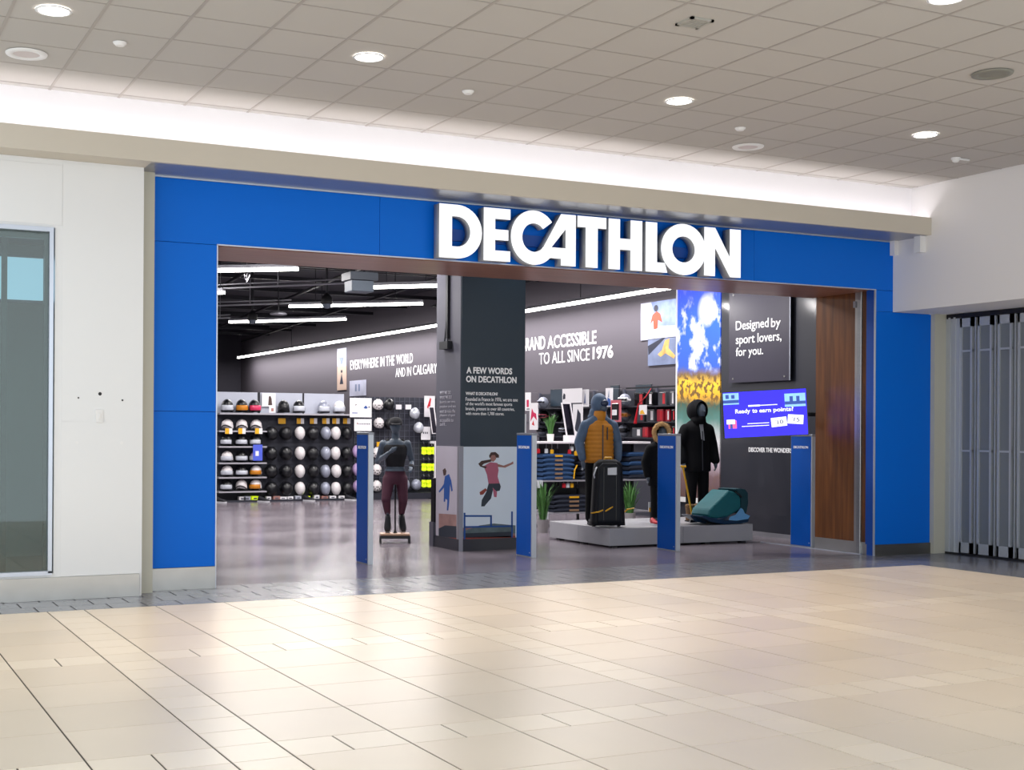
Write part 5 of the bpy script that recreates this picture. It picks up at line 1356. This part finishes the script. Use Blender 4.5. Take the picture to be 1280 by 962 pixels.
# skate helmets with round holes beside the first pedestal
for r_, (px, py) in enumerate(((472.5, 507), (473.5, 530), (471, 567), (470.5, 588), (470.5, 608.5))):
    p = hp(px, py, HY_-.16)
    helmet('white skate helmet with round holes, %s in the column right of the first pedestal' % ['topmost', 'second', 'third', 'fourth', 'lowest'][r_], (p.x, HY_-.125, p.z-.02), (RAD(62), 0, RAD(-12)), 'h_white', None, True, 'skate helmets beside the first pedestal', 1.0)
for r_, (px, py, sh) in enumerate(((486.5, 506, 'h_black'), (487, 530, 'h_black'), (518, 517, 'h_silver'), (523, 535, 'h_silver'), (506, 606, 'h_grey'), (520, 606, 'h_grey'))):
    p = hp(px, py, HY_-.16)
    helmet(['black glossy helmet next to the topmost skate helmet', 'black glossy helmet next to the second skate helmet', 'silver helmet right of the running mannequin head', 'silver helmet behind the shoulder of the running mannequin', 'grey helmet low beside the running mannequin thigh', 'grey helmet low next to the lime gloves'][r_], (p.x, HY_-.125, p.z-.02), (RAD(70), 0, RAD(-10)), sh, None, False, 'helmets behind the running mannequin', .98)
# lime gloves on hooks
gm = MB()
gm.ell((0, 0, -.03), (.05, .03, .055), 10, 8)
for k, x in enumerate((-.036, -.012, .012, .036)): gm.tube([(x*.8, 0, -.05), (x, -.005, -.11), (x*1.05, -.015, -.145 + abs(k-1.5)*.01)], [.015, .0145, .011], 6)
gm.tube([(.04, 0, -.02), (.068, -.01, -.06), (.07, -.015, -.085)], [.015, .014, .011], 6)
glove_m = fuse(gm, .008, 2, 'glove_body'); glove_m.materials.append(MATS['lime'])
cuff = MB().loft([[(rx*cos(2*pi*i/12), ry*sin(2*pi*i/12), z) for i in range(12)] for z, rx, ry in ((.0, .045, .03), (.06, .052, .034))]).mesh('cuff'); cuff.materials.append(MATS['h_black'])
hook = MB().tube([(0, 0, .06), (0, .02, .09), (0, .11, .09)], .005, 5).mesh('hook'); hook.materials.append(MATS['rail_grey'])
for r_, py in enumerate((560, 580.5, 601)):
    for c_, px in enumerate((529.5, 536, 542.5)):
        p = hp(px, py, HY_-.1)
        t = link('sports_glove', None, None, (p.x, HY_-.12, p.z+.03)); t.rotation_euler = (0, 0, RAD(-12)); t.scale = (1.25, 1.25, 1.25)
        tag(t, 'lime yellow glove, %s of three in the %s glove row' % (coln[c_], ['upper', 'middle', 'lower'][r_]), 'glove', 'lime gloves beside the column')
        link('glove_body', glove_m, t); link('cuff', cuff, t); link('hook', hook, t)
# tags and cards
tagm = {}
def card(name, label, px0, py0, px1, py1, Y, mat='card_white', extra=(), cat='card', grp=None):
    a, b = hp(px0, py0, Y), hp(px1, py1, Y)
    t = thing(name, label, cat, ((a.x+b.x)/2, Y, b.z), 0, grp)
    ob('board', MB().box(a.x, b.x, Y, Y+.012, b.z, a.z), mat, t)
    for k, (poly, m_) in enumerate(extra):
        ob('print', MB().prism(poly, lambda q: (a.x+(b.x-a.x)*q[0], Y-.002-.001*k, b.z+(a.z-b.z)*q[1]), lambda q: (a.x+(b.x-a.x)*q[0], Y+.001, b.z+(a.z-b.z)*q[1])), m_, t)
    return t
TG = [([(0, 0), (.55, 0), (.55, 1), (0, 1)], 'yellow')]
for k, (px, py) in enumerate(((286, 538.5), (302.5, 538.5), (323.5, 538.5))):
    card('price_tag', 'yellow and white price tag under the %s helmet of the first short shelf' % coln[k], px-4.5, py-3.5, px+4.5, py+3.5, HY_-.36, 'card_white', TG, 'price tag', 'price tags on the helmet wall')
for k, px in enumerate((352.5, 375.5, 392, 407.5, 420, 433.5)):
    card('price_tag', 'yellow and white price tag in the row above the hanging helmets, %s from the left' % colw[k], px-4.5, 522.5, px+4.5, 529.5, HY_-.12, 'card_white', [([(0,0),(1,0),(1,1),(0,1)], 'yellow')] if k == 0 else TG, 'price tag', 'price tags on the helmet wall')
for k, (px, py) in enumerate(((474.5, 555), (498.5, 508.5), (510.5, 508.5), (497, 529), (541, 554))):
    card('price_tag', ['yellow price tag right of the first pedestal', 'pale price tag left above the running mannequin head', 'pale price tag right above the running mannequin head', 'yellow price tag beside the running mannequin face', 'pale price tag above the lime gloves'][k], px-3.5, py-3, px+3.5, py+3, HY_-.12, 'card_white' if k in (1, 2, 4) else 'yellow', (), 'price tag', 'price tags on the grid wall')
card('photo_card', 'white card with a small figure on the top helmet shelf', 327.5, 491, 344.5, 508, HY_-.05, 'card_white', [([(.45,.1),(.5,.75),(.62,.8),(.7,.6),(.75,.1)], 'p_hair')])
card('photo_card', 'small white card leaning under the figure card on the top shelf', 336.5, 507.5, 344.5, 515.5, HY_-.2, 'card_white', [([(.3,.2),(.7,.2),(.7,.7),(.3,.7)], 'p_skin')])
card('sign_card', 'upright blue and white info sign on the short helmet shelves', 316.5, 555.5, 328, 575.5, HY_-.36, 'sign_blue', [([(.25,.3),(.6,.3),(.6,.6),(.25,.6)], 'card_white')])
card('brand_board', 'large white board with small prints above the first pedestal', 437.5, 497, 464.5, 521.5, HY_-.40, 'card_white', [([(.1,.2),(.35,.2),(.35,.24),(.1,.24)], 'p_frame'), ([(.62,.48),(.72,.62),(.82,.5),(.74,.44)], 'p_frame'), ([(.85,.5),(.92,.52),(.92,.56),(.85,.56)], 'navy'), ([(.25,.6),(.3,.64),(.3,.68),(.25,.66)], 'p_hair')])
card('size_board', 'smaller white size chart board directly above the first pedestal', 443, 523.5, 464.5, 538.5, HY_-.42, 'card_white', [([(.15,.55),(.2,.55),(.2,.7),(.15,.7)], 'p_red')] + [([(.25+.1*k,.55),(.29+.1*k,.55),(.29+.1*k,.65),(.25+.1*k,.65)], 'navy') for k in range(7)])
card('photo_card', 'white poster with a red figure beside the column at the back', 530.5, 494.5, 543.5, 521, HY_-.08, 'card_white', [([(.25,.45),(.4,.7),(.55,.92),(.65,.85),(.55,.5),(.35,.4)], 'red')])
card('box_display', 'white box with small print on the grid wall right of the running mannequin', 526.5, 533, 538, 549.5, HY_-.2, 'card_white', [([(.2,.45),(.3,.45),(.3,.6),(.2,.6)], 'navy'), ([(.4,.45),(.5,.45),(.5,.6),(.4,.6)], 'navy'), ([(.6,.45),(.7,.45),(.7,.6),(.6,.6)], 'navy')], 'box')
a, b = hp(537, 508, HY_-.3), hp(547, 542, HY_-.3)
tm = thing('tilted_mirror', 'narrow tilted mirror on the grid wall next to the column', 'mirror', ((a.x+b.x)/2, HY_-.3, b.z))
ob('frame', MB().hexa([(a.x+.06,HY_-.32,b.z),(b.x,HY_-.32,b.z),(b.x,HY_-.3,b.z),(a.x+.06,HY_-.3,b.z)], [(a.x,HY_-.26,a.z),(b.x-.06,HY_-.26,a.z),(b.x-.06,HY_-.24,a.z),(a.x,HY_-.24,a.z)]), 'shelf_white', tm)
ob('glass', MB().hexa([(a.x+.075,HY_-.326,b.z+.02),(b.x-.03,HY_-.326,b.z+.02),(b.x-.03,HY_-.318,b.z+.02),(a.x+.075,HY_-.318,b.z+.02)], [(a.x+.015,HY_-.266,a.z-.02),(b.x-.09,HY_-.266,a.z-.02),(b.x-.09,HY_-.258,a.z-.02),(a.x+.015,HY_-.258,a.z-.02)]), 'mirror', tm)
a = hp(544.5, 551, HY_-.5); b = hp(544.5, 603, HY_-.5)
lp = thing('strip_post', 'slim pale upright at the end of the lime glove row', 'post', (a.x, HY_-.5, 0))
ob('post', MB().box(a.x-.025, a.x+.025, HY_-.52, HY_-.48, .02, a.z), 'shelf_white', lp); ob('base', MB().box(a.x-.1, a.x+.1, HY_-.6, HY_-.4, 0, .02), 'dark_metal', lp)
# boxes on the plinth and floor by the helmet wall
random.seed(5)
for k, px in enumerate((302, 308, 318, 335, 345, 353, 362, 372, 384, 395, 405, 415, 426)):
    p = hp(px, 620, HY_-.2); w = random.uniform(.05, .08); h = random.uniform(.05, .08)
    m_ = ('card_white', 'header_grey', 'lime', 'card_white', 'p_skin', 'card_white')[k % 6]
    t = thing('product_box', '%s small product box on the base of the helmet wall, %s from the left' % ({'card_white': 'white', 'header_grey': 'grey', 'lime': 'lime', 'p_skin': 'pinkish'}[m_], ['first','second','third','fourth','fifth','sixth','seventh','eighth','ninth','tenth','eleventh','twelfth','thirteenth'][k]), 'box', (p.x, HY_-.2, .04), 0, 'product boxes under the helmets')
    ob('carton', MB().box(p.x-w, p.x+w, HY_-.26, HY_-.14, .042, .042+h), m_, t, bevel=.003); ob('label', MB().box(p.x-w*.5, p.x+w*.5, HY_-.263, HY_-.26, .055, .04+h*.6), 'slat_line', t)
for k, (px, lb_) in enumerate(((273.5, 'black shoe on the floor at the left end of the helmet wall'), (327, 'black shoe on the floor below the short helmet shelves'), (384, 'black shoe on the floor in front of the hanging helmets'), (436, 'black shoe on the floor beside the first pedestal'))):
    p = hp(px, 625, HY_-.42)
    t = thing('floor_shoe', lb_, 'shoe', (p.x, HY_-.42, 0), RAD(20), 'shoes along the helmet wall')
    s1, s2 = MB(), MB(); shoe(s1, s2, (0, 0, .024), (.3, -1, 0), 1.1)
    ob('upper', s1, 'shoe_black', t, local=True, smooth=True); ob('sole', s2, 'shoe_sole', t, local=True)

# =================================================================== GOGGLE WALL (right wall, behind the shelf unit)
GW = 13.2
def gx(px, py, X=GW): return onX(px, py, X)
ya, yb = gx(658, 520).y, gx(846, 520).y
gw = thing('goggle_display', 'dark wall shelving with goggles and gloves below the lettering', 'display', (GW+.2, (ya+yb)/2, 0))
ztop = 2.28
ob('back_panel', MB().box(XRW-.06, XRW-.002, yb, ya, 0, ztop), 'slat_panel', gw)
for z in (1.42, 1.70, 1.98): ob('shelf', MB().box(GW, XRW-.06, yb, ya, z-.02, z), 'shop_black', gw)
for py_ in range(6):
    y = ya + (yb-ya)*py_/5
    ob('upright', MB().box(XRW-.10, XRW-.06, y-.02, y+.02, 0, ztop+.02), 'slat_line', gw)
ob('top_rail', MB().box(GW+.05, GW+.08, yb, yb+1.6, ztop+.01, ztop+.04), 'dark_metal', gw)
for (c0_, c1_, lb_) in (((672, 486), (691, 508), 'black header box on the goggle wall left of the plant'), ((746, 481), (757, 500), 'black header box behind the blue hood'), ((777, 480), (797, 509), 'black header box behind the grey goggle helmet')):
    a, b = gx(*c0_, GW-.02), gx(*c1_, GW-.02)
    t = thing('header_box', lb_, 'box', (GW, (a.y+b.y)/2, b.z), 0, 'black header boxes on the goggle wall')
    ob('carton', MB().box(GW+.28, XRW-.103, b.y, a.y, max(b.z, 1.982), a.z), 'shop_black', t, bevel=.004); ob('face', MB().box(GW+.276, GW+.28, b.y+.02, a.y-.02, max(b.z, 1.982)+.02, a.z-.02), 'column_front', t)
def gcard(name, label, c0_, c1_, X, mat, extra=(), cat='card', grp='cards on the goggle wall'):
    a, b = gx(*c0_, X), gx(*c1_, X)
    t = thing(name, label, cat, (X, (a.y+b.y)/2, b.z), 0, grp)
    ob('board', MB().box(X, X+.012, b.y, a.y, b.z, a.z), mat, t)
    ob('hook', MB().tube([(X+.01, (a.y+b.y)/2, a.z-.01), (XRW-.06, (a.y+b.y)/2, a.z-.01)], .004, 5), 'rail_grey', t)
    for k, (poly, m_) in enumerate(extra):
        ob('print', MB().prism(poly, lambda q: (X-.002-.001*k, a.y+(b.y-a.y)*q[0], b.z+(a.z-b.z)*q[1]), lambda q: (X+.001, a.y+(b.y-a.y)*q[0], b.z+(a.z-b.z)*q[1])), m_, t)
    return t
gcard('photo_card', 'slim white card at the left end of the goggle wall', (656.5, 490.5), (663, 513), GW+.1, 'card_white', [([(.3,.2),(.7,.2),(.7,.6),(.3,.6)], 'visor_pink')])
gcard('photo_card', 'white card with red swirl above the second pedestal', (662, 503.5), (672, 537), GW-.1, 'card_white', [([(.1,.3),(.5,.5),(.9,.35),(.8,.6),(.5,.65),(.3,.8),(.2,.55)], 'visor_pink'), ([(.3,.2),(.5,.35),(.6,.15)], 'red')])
gcard('photo_card', 'large white card above the small mirror', (703, 486), (727, 503), GW-.05, 'card_white', [([(.03,.25),(.16,.3),(.16,.6),(.08,.7),(.03,.5)], 'navy')])
gcard('photo_card', 'white card with pale figure left of the blue hood', (727.5, 487), (735.5, 508), GW+.05, 'card_white', [([(.3,.2),(.6,.2),(.5,.8)], 'slate_print')])
gcard('photo_card', 'tall white card with blue foot right of the blue hood', (757, 485), (765.5, 508), GW+.05, 'card_white', [([(.2,.05),(.8,.05),(.7,.4),(.3,.5)], 'p_frame'), ([(.35,.5),(.55,.5),(.5,.9)], 'slate_print')])
gcard('photo_card', 'white card with dark blue swoosh beside the small mirror', (716, 505), (728, 545), GW-.17, 'card_white', [([(.2,.2),(.6,.1),(.85,.4),(.8,.7),(.5,.85),(.4,.55)], 'navy')])
gcard('photo_card', 'white card with a yellow figure hanging among the red gloves', (799, 506), (808, 518), GW-.1, 'card_white', [([(.1,.05),(.8,.05),(.5,.5),(.2,.4)], 'yellow')])
# goggle helmets on the wall shelves (heads with goggles)
M('strap_pink', (196, 96, 110), .6); M('goggle_lens', (20, 22, 30), .12); M('goggle_white', (232, 232, 236), .4); M('goggle_orange', (214, 150, 110), .4)
def goggle_head(label, px, py, sh, fr, lens_m, z):
    p = gx(px, py, GW+.14)
    t = thing('goggle_bust', label, 'goggles', (GW+.14, p.y, z+.006), RAD(-60), 'goggle busts on the wall shelves')
    mb = MB(); mb.ell((0, 0, .115), (.105, .125, .115), 16, 12); mb.lathe([(.06, 0), (.055, .05)], (0, .02, 0), 12)
    ob('bust', fuse(mb, .012, 2), sh, t, local=True)
    mb = MB(); rings = []
    for k in range(9):
        a = RAD(-150 + 120*k/8); rings.append([(.108*cos(a)*q, .128*sin(a)*q, z_) for q, z_ in ((1.0, .075), (1.13, .085), (1.13, .15), (1.0, .16))])
    mb.loft(rings); g_ = ob('goggle_frame', mb, fr, t, local=True, smooth=True)
    mb = MB(); rings = []
    for k in range(7):
        a = RAD(-135 + 90*k/6); rings.append([(.108*cos(a)*q, .128*sin(a)*q, z_) for q, z_ in ((1.06, .095), (1.17, .10), (1.17, .135), (1.06, .14))])
    mb.loft(rings); ob('lens', mb, lens_m, g_, local=True, smooth=True)
    mb = MB(); n = 20
    mb.loft([[(.11*cos(2*pi*i/n), .13*sin(2*pi*i/n), z_) for i in range(n)] for z_ in (.10, .135)], cap=False)
    ob('strap', mb, fr, t, local=True)
goggle_head('silver goggle bust on the upper shelf left of the plant', 679, 497, 'h_grey', 'h_grey', 'goggle_lens', 1.98)
goggle_head('bust with pink strapped white goggles left of the plant', 680, 518, 'h_black', 'strap_pink', 'goggle_lens', 1.70)
goggle_head('grey goggle bust on the lowest shelf left of the plant', 678, 542, 'h_grey', 'h_black', 'goggle_lens', 1.42)
goggle_head('grey bust with white goggles at the top right of the mustard mannequin', 781, 497, 'h_grey', 'goggle_white', 'goggle_lens', 1.98)
goggle_head('grey bust with orange goggles right of the mustard mannequin', 781, 517, 'h_grey', 'goggle_orange', 'visor_amber', 1.70)
goggle_head('dark bust low above the white shelf right of the mustard mannequin', 780, 541, 'h_grey', 'h_black', 'goggle_lens', 1.42)
goggle_head('dark bust half hidden behind the small mirror', 706, 541, 'h_black', 'h_grey', 'goggle_lens', 1.42)
goggle_head('dark goggle bust right of the plant on the middle shelf', 697, 520, 'h_black', 'h_black', 'goggle_lens', 1.70)
# red pack and ski gloves in red and black
a, b = gx(763.5, 500, GW-.12), gx(776, 527, GW-.12)
t = thing('red_pack', 'red blister pack hanging beside the mustard mannequin hood', 'package', (GW-.1, (a.y+b.y)/2, b.z))
ob('card', MB().box(GW-.12, GW-.11, b.y, a.y, b.z, a.z), 'strap_pink', t); ob('tool', MB().box(GW-.14, GW-.12, b.y+.06, a.y-.05, b.z+.03, a.z-.06), 'black_gloss', t, bevel=.01); ob('label', MB().box(GW-.146, GW-.14, b.y+.10, a.y-.08, b.z+.12, b.z+.22), 'card_white', t); ob('hook', MB().tube([(GW-.115, (a.y+b.y)/2, a.z-.02), (GW-.001, (a.y+b.y)/2, 1.97)], .005, 5), 'rail_grey', t)
M('goggle_case', (70, 72, 80), .3); M('red_dark', (150, 20, 40), .5)
cases = [(794, 488, 806, 503, 'black_gloss', 1.98), (808, 488, 817, 503, 'black_gloss', 1.98), (824, 489, 834, 501, 'goggle_case', 1.98), (838, 488, 844, 501, 'goggle_case', 1.98),
         (797, 513, 806, 527, 'goggle_case', 1.70), (809, 511, 819, 527, 'goggle_case', 1.70), (822, 511, 830, 526, 'red_dark', 1.70), (833, 511, 838, 527, 'red_dark', 1.70), (840, 511, 845, 527, 'black_gloss', 1.70),
         (791, 534, 803, 548, 'goggle_case', 1.42), (804, 533, 811, 548, 'red_dark', 1.42), (832, 532, 838, 548, 'red_dark', 1.42), (840, 532, 845, 548, 'black_gloss', 1.42)]
for k, (x0, y0, x1, y1, m_, z) in enumerate(cases):
    a, b = gx(x0, y0, GW+.1), gx(x1, y1, GW+.1)
    rr = {1.98: 'upper', 1.70: 'middle', 1.42: 'lowest'}[z]; cnt = sum(1 for q in cases[:k] if q[5] == z)
    t = thing('goggle_case', '%s shelf goggle case in %s, %s right of the goggle busts' % (rr, {'black_gloss': 'black', 'goggle_case': 'grey', 'red_dark': 'dark red'}[m_], coln[0] if False else ['first', 'second', 'third', 'fourth', 'fifth'][cnt]), 'case', (GW+.1, (a.y+b.y)/2, z), 0, 'goggle cases on the wall shelves')
    h = min(.24, a.z - z - .005)
    ob('case', MB().box(GW+.08, GW+.20, b.y, a.y, z+.001, z+h), m_, t, bevel=.02, seg=2); ob('band', MB().box(GW+.076, GW+.08, b.y+(a.y-b.y)*.15, b.y+(a.y-b.y)*.45, z+.03, z+h-.03), 'red' if k % 2 == 0 else 'card_white', t)
a, b = gx(806, 496, GW-.06), gx(793, 529, GW-.06)
ob('red_strap', MB().tube([(GW-.06, gx(807, 495, GW-.06).y, a.z), (GW-.06, gx(798, 505, GW-.06).y, gx(798, 505, GW-.06).z), (GW-.06, gx(796, 516, GW-.06).y, gx(796, 516, GW-.06).z), (GW-.06, gx(794, 528, GW-.06).y, b.z)], [.014, .014, .02, .035], 8, .5).tube([(GW-.06, gx(807, 495, GW-.06).y, a.z), (GW+.065, gx(807, 495, GW-.06).y, ztop+.02)], .008, 5), 'red', label='long red strap hanging in front of the goggle cases', cat='strap')
